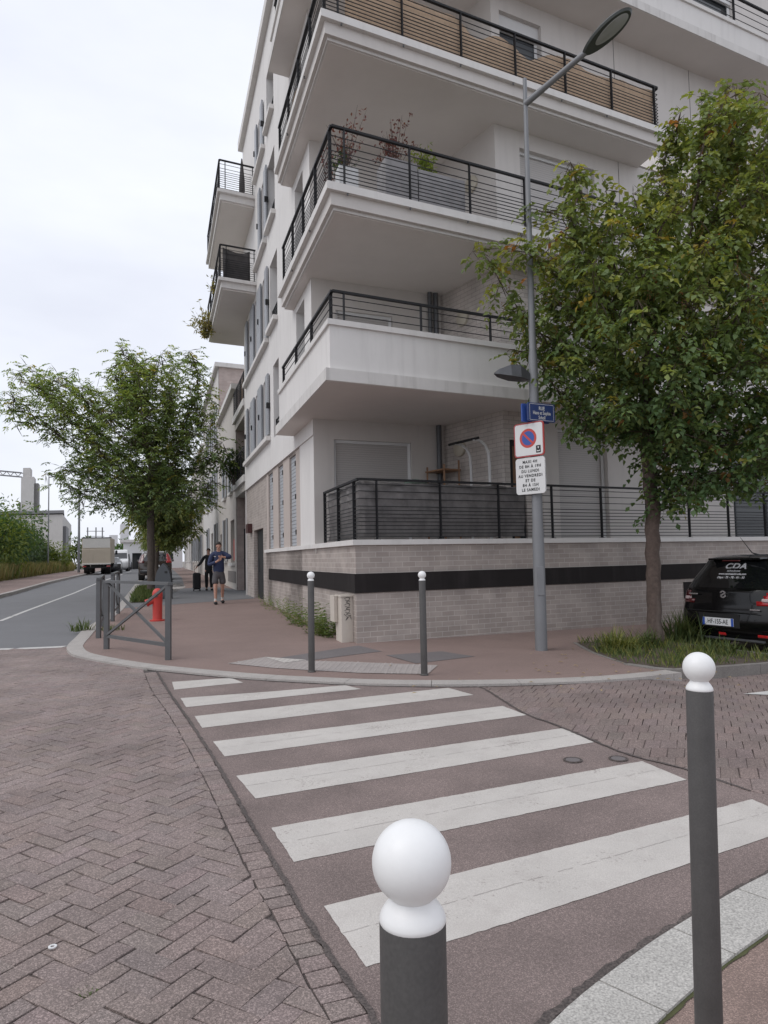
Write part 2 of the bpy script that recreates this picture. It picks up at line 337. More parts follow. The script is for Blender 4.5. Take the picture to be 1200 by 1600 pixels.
def paint_mat(name, col, under, wear):
    m_ = mat(name, col, .75, var=.10, vscale=2.3, speck=.12, speckscale=180, bump=.15, bscale=160, dirt=.35, dirtcol=(.36, .32, .30)); t = m_.node_tree; p = t.nodes['Principled BSDF']; N, K = t.nodes.new, t.links.new
    src = p.inputs['Base Color'].links[0].from_socket; tc_ = N('ShaderNodeTexCoord'); n1 = N('ShaderNodeTexNoise'); n1.inputs['Scale'].default_value = 55; n1.inputs['Detail'].default_value = 6; n1.inputs['Roughness'].default_value = .7; n2 = N('ShaderNodeTexNoise'); n2.inputs['Scale'].default_value = 2.6; n2.inputs['Detail'].default_value = 4
    K(tc_.outputs['Object'], n1.inputs['Vector']); K(tc_.outputs['Object'], n2.inputs['Vector']); ad = N('ShaderNodeMath'); ad.operation = 'MULTIPLY_ADD'; ad.inputs[1].default_value = .55; K(n2.outputs['Fac'], ad.inputs[0]); K(n1.outputs['Fac'], ad.inputs[2])
    r = N('ShaderNodeMapRange'); r.inputs[1].default_value = wear; r.inputs[2].default_value = wear+.10; r.inputs[3].default_value = 0; r.inputs[4].default_value = .8; K(ad.outputs[0], r.inputs[0])
    mx_ = N('ShaderNodeMixRGB'); K(r.outputs[0], mx_.inputs['Fac']); K(src, mx_.inputs['Color1']); mx_.inputs['Color2'].default_value = (*under, 1); K(mx_.outputs[0], p.inputs['Base Color']); return m_
M['paint'] = paint_mat('paint', (.49, .462, .432), (.24, .20, .185), .895)
M['paint_seam'] = mat('paint_seam', (.36, .33, .31), .8, var=.2, vscale=9)
M['granite_dark'] = mat('granite_dark', (.20, .185, .172), .85, var=.2, vscale=4, speck=.3, speckscale=160, bump=.15, bscale=120, dirt=.4)
M['paint_old'] = mat('paint_old', (.50, .49, .475), .8, var=.12, vscale=3, speck=.2, speckscale=120)
M['asphalt_red'] = tint_mat('asphalt_red', .88, (.190, .148, .137), .80, 1.65, speckscale=420.)
M['sidewalk_red'] = asphalt_mat('sidewalk_red', (.220, .158, .140), speck=.28, scale=220, patch=.12)
M['asphalt_near'] = tint_mat('asphalt_near', .88, (.235, .170, .146), .80, 1.6, speckscale=420.)
M['asphalt_grey'] = asphalt_mat('asphalt_grey', (.155, .155, .162), speck=.12, scale=120, patch=.07)
M['asphalt_dark'] = asphalt_mat('asphalt_dark', (.145, .13, .13), speck=.2, scale=200, patch=.12)
M['joint'] = asphalt_mat('joint', (.085, .07, .065), speck=.5, scale=120, patch=.3, bump=.8)
M['paver'] = tint_mat('paver'); M['ground'] = mat('ground', (.20, .18, .16), .95, var=.2, vscale=.5)
M['rubber'] = mat('rubber', (.018, .018, .019), .8)
# ================================================================== GROUND
def sheet(name, poly, zf, off, mat_, fine=True):
    bm = bmesh.new(); vs = [bm.verts.new((float(x), float(y), 0)) for x, y in poly]
    bm.faces.new(vs); bmesh.ops.triangulate(bm, faces=bm.faces)
    cuts = [((1, 0, 0), x) for x in ([-6.5, -5.6, -4.8, -4, -.5, 1, 2, 2.6, 2.9, 3.2, 3.5, 3.8, 5, 7, 9, 11.5])]
    cuts += [((0, 1, 0), y) for y in [2, 2.2, 2.5, 2.75, 3, 4, 5, 5.5, 6, 6.5, 7, 8, 9, 10, 11, 14, 17, 20, 25, 30, 35, 40, 53, 66, 90]]
    xs = [p[0] for p in poly]; ys = [p[1] for p in poly]
    for n, d in cuts:
        lo, hi = (min(xs), max(xs)) if n[0] else (min(ys), max(ys))
        if lo < d < hi:
            bmesh.ops.bisect_plane(bm, geom=bm.verts[:]+bm.edges[:]+bm.faces[:], plane_co=(d*n[0], d*n[1], 0), plane_no=n, dist=1e-4)
    for v in bm.verts: v.co.z = zf(v.co.x, v.co.y)+off
    bmesh.ops.recalc_face_normals(bm, faces=bm.faces)
    if sum(f.normal.z*f.calc_area() for f in bm.faces) < 0: bmesh.ops.reverse_faces(bm, faces=bm.faces)
    me = bpy.data.meshes.new(name); bm.to_mesh(me); bm.free(); metric_uv(me); me.materials.append(mat_)
    o = bpy.data.objects.new(name, me); COL.objects.link(o); return o
def resample(pts, step):
    pts = [np.array(p, float) for p in pts]; out = []
    P = [2*pts[0]-pts[1]]+pts+[2*pts[-1]-pts[-2]]
    dense = []
    for i in range(1, len(P)-2):
        for k in range(12):
            t = k/12; p0, p1, p2, p3 = P[i-1], P[i], P[i+1], P[i+2]
            dense.append(.5*((2*p1)+(-p0+p2)*t+(2*p0-5*p1+4*p2-p3)*t*t+(-p0+3*p1-3*p2+p3)*t**3))
    dense.append(pts[-1]); acc = 0; out = [dense[0]]
    for a, b in zip(dense, dense[1:]):
        d = np.linalg.norm(b-a)
        while acc+d >= step and d > 0:
            a = a+(b-a)*(step-acc)/d; out.append(a); d = np.linalg.norm(b-a); acc = 0
        acc += d
    out.append(dense[-1]); return out
def offset(pts, d):
    out = []
    for i, p in enumerate(pts):
        t = pts[min(i+1, len(pts)-1)]-pts[max(i-1, 0)]; t = t/np.linalg.norm(t); out.append(p+d*np.array([-t[1], t[0]]))
    return out
far_outer = [(-32.9, 100), (-23.0, 69), (-12.82, 36.44), (-7.88, 20.96), (-6.67, 16.8), (-5.97, 14.1), (-5.5, 12.6), (-5.25, 11.8), (-5.02, 11.2), (-4.62, 10.5), (-4.1, 9.95), (-3.58, 9.5), (-3.05, 9.1), (-2.37, 8.68), (-1.51, 8.22), (-.84, 7.96), (-.31, 7.79), (.31, 7.69), (.92, 7.66), (1.68, 7.69), (2.33, 7.80), (2.82, 7.97), (3.38, 8.22)]
fo = resample(far_outer, .16); fi = offset(fo, .24)
# base ground to the horizon
bg_ = bmesh.new()
ob = sheet('ground', [(-1500, -60), (1500, -60), (1500, 2500), (-1500, 2500)], lambda x, y: RD(x, y), -.05, M['ground']); struct(ob)
lk = lambda y: -14.76+.3215*(27.2-y)                       # far kerb of the street
# street carriageway
sp = [p for p in fo if p[1] >= 11.72]
poly = [(lk(11.72), 11.72), (sp[-1][0]+.1, 11.72)]+[(p[0]+.1, p[1]) for p in sp[::-1] if 0 < 1]+[(lk(100), 100)]
o = sheet('street_asphalt', poly, RD, 0, M['asphalt_grey']); struct(o)
# parking bay beyond the first tree pit
bay = [(-10.9, 30.5), (-9.2, 32.5), (-12.6, 44), (-27.2, 90), (-29.6, 90)]
# far sidewalk
side = [tuple(p) for p in fi]+[(3.02, 8.95), (2.93, 10.1), (2.96, 11.15), (4.3, 11.45), (16, 16.8), (22, 25), (0, 40), (-10, 60), (-18, 100)]
o = sheet('sidewalk', side, G, 0, M['sidewalk_red']); struct(o)
o = sheet('parking_bay', bay, G, .004, M['asphalt_grey']); struct(o)
gs = [gpt(*q)[:2] for q in ((188, 951), (398, 935), (392, 922), (330, 917), (222, 923), (203, 934))]
o = sheet('sidewalk_patch', gs, G, .004, M['asphalt_dark']); struct(o); o.data.materials[0] = M['asphalt_grey']
for q in (((430, 1029), (480, 1033), (597, 1018), (560, 1009)), ((603, 1024), (650, 1037), (742, 1026), (690, 1018))):
    o = sheet('sidewalk_patch', [gpt(*p)[:2] for p in q], G, .004, M['asphalt_dark']); struct(o)
o = sheet('sidewalk_patch', [gpt(*p)[:2] for p in ((272, 926), (290, 917), (283, 911), (262, 912))], G, .004, M['granite']); struct(o)
# tactile paving (studded pale sheet) with a white triangle of newer studs
tp = [gpt(*p)[:2] for p in ((356, 1037), (415, 1027), (480, 1033), (684, 1040), (668, 1054), (560, 1052), (487, 1048), (425, 1044))]
mtac = M['tactile'] = mat('tactile', (.34, .305, .29), .8, var=.12, vscale=6, bump=.2, bscale=80)
o = sheet('tactile_paving', tp, G, .006, mtac); struct(o)
tri = [gpt(*p)[:2] for p in ((414, 1027.5), (478, 1032), (444, 1036.5))]
o = sheet('tactile_paving', tri, G, .010, M['paint']); struct(o)
def inside(p, poly):
    c = False; n = len(poly); x, y = p[0], p[1]; j = n-1
    for i in range(n):
        xi, yi = poly[i][0], poly[i][1]; xj, yj = poly[j][0], poly[j][1]
        if (yi > y) != (yj > y) and x < (xj-xi)*(y-yi)/(yj-yi)+xi: c = not c
        j = i
    return c
studs = MB()
for i in range(-60, 60):
    for j in range(-30, 30):
        p = np.array([-.7, 8.9])+i*.075*np.array([.97, -.1])+j*.075*np.array([.1, .97])
        if inside(p, tp): z = G(*p)+.006; studs.lathe((p[0], p[1], z), [(.017, 0), (.012, .006)], 6)
so = studs.build('tactile_studs', mtac, smooth=False); struct(so)
# kerbs made of separate granite stones
def kerb(name, outer, width, ztop, zbot, mat_, every, lip=.006, gap=.006, side=1):
    mb = MB(); inn = offset(outer, side*width); i = 0; n = len(outer)
    while i < n-1:
        j = min(i+every, n-1)
        oo = [np.array(p) for p in outer[i:j+1]]; ii = [np.array(p) for p in inn[i:j+1]]
        for arr in (oo, ii):
            if len(arr) > 1:
                t0 = (arr[1]-arr[0]); arr[0] = arr[0]+t0/np.linalg.norm(t0)*gap/2; t1 = arr[-2]-arr[-1]; arr[-1] = arr[-1]+t1/np.linalg.norm(t1)*gap/2
        base = oo+ii[::-1]; dz = rng.uniform(-.0015, .0015)
        mb.prism([tuple(p) for p in base], [zbot(*p) for p in base], [ztop(*p)+dz for p in base]); i = j
    return struct(mb.build(name, mat_))
def edge_top(x, y): return G(x, y)+.008
kerb('kerb', fo, .24, edge_top, lambda x, y: RD(x, y)-.1, M['granite'], 6)
# plaza: stamped herringbone bricks
gut = [(-2.86, 8.93), (-2.82, 8.8), (-2.31, 7.59), (-1.70, 6.23), (-1.21, 5.10), (-.85, 4.22), (-.58, 3.58), (-.38, 3.09), (-.25, 2.80), (-.14, 2.55), (-.07, 2.40), (.0, 2.1), (.03, 1.5)]
bor = [(-3.12, 9.12), (-3.05, 8.97), (-2.55, 7.75), (-2.01, 6.6), (-1.34, 5.07), (-.99, 4.22), (-.70, 3.52), (-.50, 3.07), (-.37, 2.76), (-.25, 2.48), (-.2, 2.37), (-.12, 2.1), (-.1, 1.5)]
gutr = resample(gut, .05); borr = resample(bor, .05)
kp = [p for p in fo if p[1] < 11.72 and p[0] < -3.05]
plaza = [(lk(11.72), 11.72)]+[(kp[0][0], 11.72)]+[tuple(p) for p in kp]+[tuple(p) for p in borr]+[(-.2, 1.0), (-6, 1.0), (lk(1.), 1.0)]
o = sheet('paving_bed', plaza, RD, -.006, M['joint']); struct(o)
class TintMesh:
    def __init__(s): s.v = []; s.f = []; s.c = []
    def brick(s, pts, zf, h, bev, col, tilt=0., jit=.004):
        pts = [np.array(p)+np.array([rng.gauss(0, jit), rng.gauss(0, jit)]) for p in pts]; c = sum(pts)/len(pts); o_ = len(s.v); n = len(pts)
        tx, ty = rng.gauss(0, tilt), rng.gauss(0, tilt)
        for k, q in ((0, pts), (1, pts), (2, [p+(c-p)/np.linalg.norm(c-p)*bev*1.4 for p in pts])):
            for p in q:
                z = zf(p[0], p[1]) + ((-.012) if k == 0 else (h*.35 if k == 1 else h)+tx*(p[0]-c[0])+ty*(p[1]-c[1]))
                s.v.append((p[0], p[1], z))
        for k in (0, 1):
            for i in range(n): s.f.append((o_+k*n+i, o_+k*n+(i+1) % n, o_+(k+1)*n+(i+1) % n, o_+(k+1)*n+i))
        s.f.append(tuple(o_+2*n+i for i in range(n))); s.c += [col]*(3*n)
    def build(s, name, mat_):
        me = bpy.data.meshes.new(name); me.from_pydata(s.v, [], s.f); me.update()
        a = me.color_attributes.new('tint', 'FLOAT_COLOR', 'POINT')
        a.data.foreach_set('color', np.array([(*c, 1) for c in s.c], dtype=np.float32).ravel())
        me.materials.append(mat_); o_ = bpy.data.objects.new(name, me); COL.objects.link(o_); return o_
def bcol(b=(.222, .176, .163), s=.03):
    k = rng.gauss(1, s); return (b[0]*k*rng.gauss(1, .015), b[1]*k, b[2]*k*rng.gauss(1, .015))
tm = TintMesh(); th = R_(60); e1 = np.array([math.cos(th), math.sin(th)]); e2 = np.array([-e1[1], e1[0]])*-1; w = .102; g_ = .0048
O_ = np.array([-1.19, 2.73])
for i in range(-110, 110):
    for j in range(-120, 120):
        r = (i+j) % 4                              # classic 2:1 herringbone on a square lattice
        if r == 0: u0, v0, lu, lv = i, j, 2, 1
        elif r == 2: u0, v0, lu, lv = i, j, 1, 2
        else: continue
        cx = O_+e1*w*(u0+lu/2)+e2*w*(v0+lv/2)
        if cx[1] < 1.6 or cx[1] > 11.75 or cx[0] < -9.6 or cx[0] < -.60*cx[1]-2.6: continue
        q = [O_+e1*w*u+e2*w*v for u, v in ((u0+g_/w/2, v0+g_/w/2), (u0+lu-g_/w/2, v0+g_/w/2), (u0+lu-g_/w/2, v0+lv-g_/w/2), (u0+g_/w/2, v0+lv-g_/w/2))]
        ins = [inside(p, plaza) for p in q]
        if not any(ins) and not inside(cx, plaza): continue
        near = cx[1] < 6
        if not all(ins) and cx[0] > -3.1:          # cut the stone at the border course
            d = [np.linalg.norm(p-cx) for p in borr]; kk = min(max(int(np.argmin(d)), 1), len(borr)-2); bp_, bt = borr[kk], borr[kk+1]-borr[kk-1]
            nn_ = np.array([bt[1], -bt[0]])/np.linalg.norm(bt)
            if nn_[0] > 0: nn_ = -nn_
            cl = []
            for p0_, p1_ in zip(q, q[1:]+q[:1]):
                s0_, s1_ = (p0_-bp_)@nn_-.002, (p1_-bp_)@nn_-.002
                if s0_ >= 0: cl.append(p0_)
                if s0_*s1_ < 0: cl.append(p0_+(p1_-p0_)*s0_/(s0_-s1_))
            if len(cl) < 3: continue
            ar_ = .5*abs(sum(cl[i_][0]*cl[(i_+1) % len(cl)][1]-cl[(i_+1) % len(cl)][0]*cl[i_][1] for i_ in range(len(cl))))
            if ar_ < .0012: continue
            q = cl
        tm.brick(q, lambda x, y: RD(x, y), .0035+rng.gauss(0, .0007), .006, bcol(), tilt=.009 if near else .005, jit=.0034)
for i in range(0, len(gutr)-4, 2):                 # soldier course along the crossing
    def bl(k, f):
        a = gutr[min(k, len(gutr)-1)]; d = [np.linalg.norm(q-a) for q in borr]; b = borr[int(np.argmin(d))]; return a+(b-a)*f
    a0, a1 = bl(i, .05), bl(i+2, .05); b0, b1 = bl(i, .95), bl(i+2, .95); sh = (a1-a0)*.04
    tm.brick([a0+sh, a1-sh, b1-sh, b0+sh], RD, .004+rng.gauss(0, .001), .005, bcol(), tilt=.008, jit=.003)
struct(tm.build('plaza_paving', M['paver']))
o = sheet('paving_bed', [tuple(p) for p in borr]+[tuple(p) for p in gutr[::-1]], RD, -.005, M['joint']); struct(o)
# crossing carriageway, its joints and its painted bars
rpav = [(.98, 7.62), (1.04, 7.42), (1.21, 6.47), (1.38, 6.04), (1.56, 5.56), (1.72, 5.15), (1.97, 4.83), (2.19, 4.40), (2.9, 3.9), (3.6, 3.6)]
near_outer = [(-1.1, -1.5), (-.62, .0), (-.2, 1.2), (.16, 1.9), (.5, 2.35), (.88, 2.70), (1.2, 2.95), (1.7, 3.30), (2.3, 3.62), (3.6, 4.05), (6, 4.5), (14, 5.2)]
no = resample(near_outer, .10); ni = offset(no, -.245)
cpoly = [tuple(p) for p in gutr]+[(.02, 1.2), (-.3, .9)]+[tuple(p) for p in no if p[1] > 1 and p[0] < 3.5]+[tuple(p) for p in rpav[::-1]]+[tuple(p) for p in fo[::-1] if -2.9 < p[0] < .98]
o = sheet('crossing_asphalt', cpoly, RD, 0, M['asphalt_red']); struct(o)
jm = MB()
def ribbon(pts, w0, zf, off, jit):
    pts = resample(pts, .035); L1 = []; R1 = []
    for p, q in zip(pts, offset(pts, 1.)):
        d = q-p; wl = max(.003, w0*(.6+jit*rng.random())); wr = max(.003, w0*(.6+jit*rng.random())); L1.append(p+d*wl); R1.append(p-d*wr)
    for i in range(len(pts)-1):
        jm.quad(*[(p[0], p[1], zf(*p)+off) for p in (R1[i], R1[i+1], L1[i+1], L1[i])])
ribbon(gut, .010, RD, .0085, 1.2); ribbon(rpav[:8], .008, RD, .0065, 1.6)
ribbon([(p[0]-.03*0, p[1]) for p in offset(no, .02)[12:60]], .016, RD, .006, 1.3)
ribbon([tuple(p) for p in offset(fo, -.012)[::8] if -3.2 < p[0] < 3.2], .010, RD, .006, 1.2)
jo = jm.build('crossing_joint', M['joint']); struct(jo)
bars = [[(269, 1063), (340, 1058), (362, 1057), (380, 1064), (272, 1075)], [(282, 1088), (420, 1078), (540, 1068), (564, 1074), (420, 1088.5), (291, 1102)],
        [(304, 1116), (500, 1094), (700, 1072), (740, 1083), (530, 1108), (316, 1134)], [(333, 1155), (560, 1128), (785, 1100), (823, 1114), (590, 1146), (351, 1178)],
        [(369, 1208), (625, 1171), (880, 1134), (928, 1156), (665, 1200), (399, 1243)], [(424, 1288), (715, 1237), (1003, 1185), (1073, 1214), (765, 1278), (459, 1341)],
        [(506, 1409), (840, 1327), (1175, 1244), (1262, 1282), (915, 1396), (572, 1505)]]
for bpx in bars:
    pts = [gpt(*p)[:2] for p in bpx]; fine = []
    for p, q in zip(pts, pts[1:]+pts[:1]):
        n = max(1, int(np.linalg.norm(q-p)/.035)); e = (q-p)/np.linalg.norm(q-p); nn = np.array([-e[1], e[0]])
        for k in range(n): fine.append(tuple(p+(q-p)*k/n+(nn*rng.gauss(0, .0016) if k else 0)))
    struct(sheet('crosswalk_marking', fine, RD, .0025, M['paint']))
sm = MB()                                          # lap seams along the middle of the painted bars
for bpx in bars[3:]:
    pts = [gpt(*p)[:2] for p in bpx]; l0, l1 = pts[0]*.52+pts[-1]*.48, pts[2]*.55+pts[3]*.45; tt = (l1-l0)/np.linalg.norm(l1-l0); nn = np.array([-tt[1], tt[0]])
    k0 = 0
    for k in range(90):
        if rng.random() < .25: continue
        a_, b_ = l0+(l1-l0)*(k/90), l0+(l1-l0)*((k+1)/90); w0_ = .0012+.0016*rng.random(); jj = nn*rng.gauss(0, .0012)
        sm.quad(*[(p[0], p[1], RD(*p)+.0034) for p in (a_+jj-nn*w0_, b_+jj-nn*w0_, b_+jj+nn*w0_, a_+jj+nn*w0_)])
struct(sm.build('paint_seam', M['paint_seam']))
# right-hand street: stamped blocks in staggered rows
rp_poly = [tuple(p) for p in rpav]+[(7, 4.55), (16, 5.6), (24, 12), (24, 24), (16, 16.8), (4.3, 11.45), (2.96, 11.15), (2.93, 10.1), (3.02, 8.95), (3.38, 8.22)]+[tuple(p) for p in fo[::-1] if p[0] > .98 and p[0] < 3.3]
o = sheet('paving_bed', rp_poly, RD, -.010, M['joint']); struct(o)
rpr = resample(rpav, .05); tm2 = TintMesh(); e1 = np.array([math.cos(R_(-6)), math.sin(R_(-6))]); e2 = np.array([math.cos(R_(66)), math.sin(R_(66))])
for j in range(-25, 45):
    for i in range(-70, 110):
        o0 = np.array([1.91, 5.53])+e1*.118*(i+.5*(j % 2))+e2*.225*j
        if o0[0] < 0 or o0[1] > 12.2 or o0[1] < 3 or o0[0] > 8: continue
        q = [o0+e1*.0025, o0+e1*.1155, o0+e1*.1155+e2*.221, o0+e2*.221+e1*.0025]; c = sum(q)/4
        ins = [inside(p, rp_poly) for p in q]
        if not any(ins): continue
        if not all(ins):
            d = [np.linalg.norm(p-c) for p in rpr]; kk = min(max(int(np.argmin(d)), 1), len(rpr)-2); bp_, bt = rpr[kk], rpr[kk+1]-rpr[kk-1]
            if d[kk] < .4:
                nn_ = np.array([-bt[1], bt[0]])/np.linalg.norm(bt); cl = []
                for p0_, p1_ in zip(q, q[1:]+q[:1]):
                    s0_, s1_ = (p0_-bp_)@nn_-.006, (p1_-bp_)@nn_-.006
                    if s0_ >= 0: cl.append(p0_)
                    if s0_*s1_ < 0: cl.append(p0_+(p1_-p0_)*s0_/(s0_-s1_))
                if len(cl) < 3 or .5*abs(sum(cl[i_][0]*cl[(i_+1) % len(cl)][1]-cl[(i_+1) % len(cl)][0]*cl[i_][1] for i_ in range(len(cl)))) < .0015: continue
                q = cl
        tm2.brick(q, RD, .003+rng.gauss(0, .0005), .0022, bcol((.196, .152, .140), .03), tilt=.003, jit=.0018)
struct(tm2.build('street_paving', M['paver']))
wt = [gpt(*p)[:2] for p in ((1160, 1067.5), (1230, 1060), (1230, 1070))]
struct(sheet('road_marking', wt, lambda x, y: RD(x, y), .010, M['paint_old']))
# near kerb and near sidewalk
kerb('kerb', no, .245, lambda x, y: G(x, y)+.010, lambda x, y: RD(x, y)-.1, M['granite_near'], 5, side=-1, gap=.007)
nsp = [tuple(p) for p in ni]+[(14, -4), (-1.6, -4)]
struct(sheet('sidewalk', nsp, G, .0, M['asphalt_near']))
jm = MB(); ribbon([tuple(p) for p in offset(no, -.250)[14:75]], .006, lambda x, y: G(x, y), .004, 1.5)
mossy = mat('moss', (.07, .075, .03), .95, var=.3, vscale=12); struct(jm.build('kerb_joint', mossy))
# street edge of the plaza: worn white give-way dashes, centre line
for x0, x1 in ((-9.0, -7.3), (-6.9, -6.20), (-6.12, -5.32)):
    struct(sheet('road_marking', [(x0, 11.70), (x1, 11.70), (x1, 11.90), (x0, 11.90)], RD, .0045, M['paint_old']))
c0, c1 = np.array([-9.25, 17.07]), np.array([-15.9, 39.02]); cd = (c1-c0)/np.linalg.norm(c1-c0); cn = np.array([-cd[1], cd[0]])*.055
for s0, s1 in ((-5.2, -1.2), (.0, 1.35), (1.5, 60)):
    a, b = c0+cd*s0, c0+cd*s1; n = 12
    pl = [tuple(a+(b-a)*k/n-cn) for k in range(n+1)]+[tuple(a+(b-a)*(1-k/n)+cn) for k in range(n+1)]
    struct(sheet('road_marking', pl, RD, .0045, M['paint_old']))
# opposite side of the street: kerb and footway
lo = resample([(lk(9), 9), (lk(25), 25), (lk(45), 45), (lk(70), 70), (lk(110), 110)], 1.0)
kerb('kerb', lo, .2, lambda x, y: RD(x, y)+.135, lambda x, y: RD(x, y)-.1, M['granite'], 1, gap=.004)
struct(sheet('sidewalk', [tuple(p) for p in offset(lo, .2)]+[(p[0]-3.3, p[1]) for p in lo[::-1]], RD, .125, M['sidewalk_red']))
# tree-pit earth and its edging
pit = [(3.0, 9.0), (2.92, 10.1), (2.95, 11.1), (4.25, 11.4), (4.55, 10.9), (5.15, 9.9), (5.35, 9.3), (4.62, 8.93), (3.4, 8.5)]
soil = mat('soil', (.085, .065, .05), .95, var=.3, vscale=6, bump=.4)
struct(sheet('tree_pit', pit, G, .015, soil))
pk = resample([(2.95, 8.92), (3.38, 8.42), (4.6, 8.84), (5.2, 9.12), (5.45, 9.35), (5.22, 9.95), (4.62, 10.95), (4.33, 11.5)], .2)
kerb('kerb', pk, .13, lambda x, y: G(x, y)+.014, lambda x, y: RD(x, y)-.08, M['granite_dark'], 5, side=1)
kerb('kerb', resample([(2.98, 8.99), (2.88, 10.1), (2.91, 11.15)], .2), .09, lambda x, y: G(x, y)+.010, lambda x, y: RD(x, y)-.08, M['granite_dark'], 5, side=-1)
pit2 = [(-7.75, 21.6), (-6.95, 21.9), (-9.7, 30.6), (-10.55, 30.4)]
struct(sheet('tree_pit', pit2, G, .012, soil))
kerb('kerb', resample([(-6.9, 21.8), (-9.65, 30.7)], .5), .10, lambda x, y: G(x, y)+.02, lambda x, y: G(x, y)-.1, M['granite'], 3, side=1)
# ================================================================== CORNER APARTMENT BUILDING
BLD = thing('apartment_building', 'white corner apartment building with deep wraparound balconies over a brick ground floor', 'building', W(2.8, 1, -1.33))
def P_(mb, name, mat_, parent=None, **k): return mb.build(name, mat_, parent or BLD, **k)
AEND = 14.4; ZTOP = 15.0
# --- left (street) facade
OA = W(0, 0, 0)
mb = MB()     # low brick terrace wall, left face and right face, as solid blocks
mb.abpoly([(0, 0), (9.8, 0), (9.8, .22), (.22, .22), (.22, 15), (0, 15)], -1.55, .205)
P_(mb, 'brick_base', M['brick'])
fl = MB(); fl.abpoly([(.2, .2), (2.85, .2), (2.7, 3), (.9, 3.4), (.9, 15), (.2, 15)], -.2, .10); P_(fl, 'terrace_floor', M['concrete'])
mb = MB().abpoly([(-.055, -.055), (9.82, -.055), (9.82, .25), (.25, .25), (.25, 15), (-.055, 15)], .2, .285); P_(mb, 'coping', M['coping'])
mb = MB().abpoly([(-.03, -.03), (9.12, -.03), (9.12, .002), (.002, .002), (.002, 15), (-.03, 15)], -.552, -.25); P_(mb, 'base_band', M['band'])
mb = MB().ab(-.012, .0, 7.25, 7.62, -.95, -.62); P_(mb, 'vent', M['band'])
# brick storey beyond the terrace, with the door recess
mb = MB(); LV = [(8.32, 9.12), (6.65, 7.40), (4.93, 5.74)]
mb.wall(W(4.36, 0, 0), dA, nA, AEND-4.36, -1.5, 2.46, [(a0-4.36, a1-4.36, .30, 2.38) for a0, a1 in LV]+[(10.35-4.36, 12.55-4.36, -1.5, .95)], dep=.1)
P_(mb, 'brick_wall', M['brick'])
mb = MB().ab(10.2, 10.36, .09, 1.4, -1.6, .96); mb.ab(12.54, 12.7, .09, 1.4, -1.6, .96); mb.ab(10.3, 12.6, .02, 1.4, .952, 1.1); P_(mb, 'door_recess', M['brick'])
dr = P_(MB().ab(10.36, 12.54, .13, .18, -1.5, .95), 'door', M['black']); mb = MB().ab(12.2, 12.25, .10, .13, -.4, .0); mb.build('handle', M['metal_grey'], dr)
for q0, q1 in ((4.36, 4.93), (5.74, 6.65), (7.40, 8.32), (9.12, 9.5)): P_(MB().ab(q0+.005, q1-.005, -.012, .0, .29, 2.43), 'beige_panel', M['beige_panel'])
for a0, a1 in LV:
    s = P_(MB().ab(a0+.01, a1-.01, .035, .06, .31, 2.37), 'louvre_window', M['louver'])
    for zz in (.55, 1.35, 2.1): MB().ab(a0-.015, a0+.09, -.022, .03, zz, zz+.11).build('hinge', M['black'], s)
P_(MB().ab(12.9, 13.45, -.16, -.002, .9, 1.2), 'alarm_box', mat('oxblood', (.07, .025, .025), .5))
# white upper wall, proud of the brick, with its windows
HA = []; wins = []
C3 = [9.2, 10.9, 12.6]
for c in C3: wins += [(c-.42, c+.42, 3.37, 5.1), (c-.42, c+.42, 6.12, 8.1)]
wins += [(9.2-.42, 9.2+.42, 9.06, 11.0), (9.8-.4, 9.8+.4, 11.9, 13.3)]
nar = [(6.85, 7.75, 3.2, 5.12), (6.95, 8.2, 6.27, 8.0), (7.2, 8.42, 9.16, 10.9), (7.25, 8.5, 12.06, 13.6)]
nich = [(3.5, 4.42, 2.95, 5.42), (3.5, 4.42, 6.0, 8.2), (3.5, 4.42, 8.9, 11.0), (3.5, 4.42, 11.8, 13.7)]
dW = W(0, -.06, 0)-W(0, 0, 0)
mb = MB(); OAf = W(2.79, -.06, 0)
mb.wall(OAf, dA, nA, AEND-2.79, 2.44, ZTOP, [(h[0]-2.79, h[1]-2.79, h[2], h[3]) for h in wins+nar+nich], dep=.28)
mb.quad(*[tuple(W(a, b, 2.44)) for a, b in ((2.79, -.06), (AEND, -.06), (AEND, 0), (2.79, 0))])
mb.ab(2.79, 4.36, -.03, .0, .285, 2.445)
mb.ab(AEND-.02, AEND, -.058, 9, -1.5, ZTOP)      # far end wall
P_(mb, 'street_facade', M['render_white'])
def pane(h, b=.2, frame=True, m_='glass_dark', bar=True):
    w = P_(MB().ab(h[0]-.01, h[1]+.01, b, b+.03, h[2]-.01, h[3]+.01), 'window', M[m_])
    if frame:
        f = MB(); t = .06
        f.ab(h[0], h[0]+t, b-.04, b-.003, h[2], h[3]); f.ab(h[1]-t, h[1], b-.04, b-.003, h[2], h[3]); f.ab(h[0]+t, h[1]-t, b-.04, b-.003, h[2], h[2]+t); f.ab(h[0]+t, h[1]-t, b-.04, b-.003, h[3]-t, h[3])
        if bar: c = (h[0]+h[1])/2; f.ab(c-.03, c+.03, b-.04, b-.003, h[2]+t, h[3]-t)
        f.build('frame', M['frame_white'], w)
    return w
for h in wins:
    w = pane(h); wd = (h[1]-h[0])/2
    for s in (0, 1):
        a0, a1 = (h[0]-wd-.01, h[0]-.01) if s == 0 else (h[1]+.01, h[1]+wd+.01)
        MB().ab(a0, a1, -.135, -.085, h[2]+.03, h[3]-.02).build('shutter', M['louver_grey'], w)
    for a in (h[0]-wd*1.02, h[1]+wd*1.02): MB().ab(a-.03, a+.03, -.17, -.06, (h[2]+h[3])/2-.12, (h[2]+h[3])/2+.03).build('shutter_catch', M['black'], w)
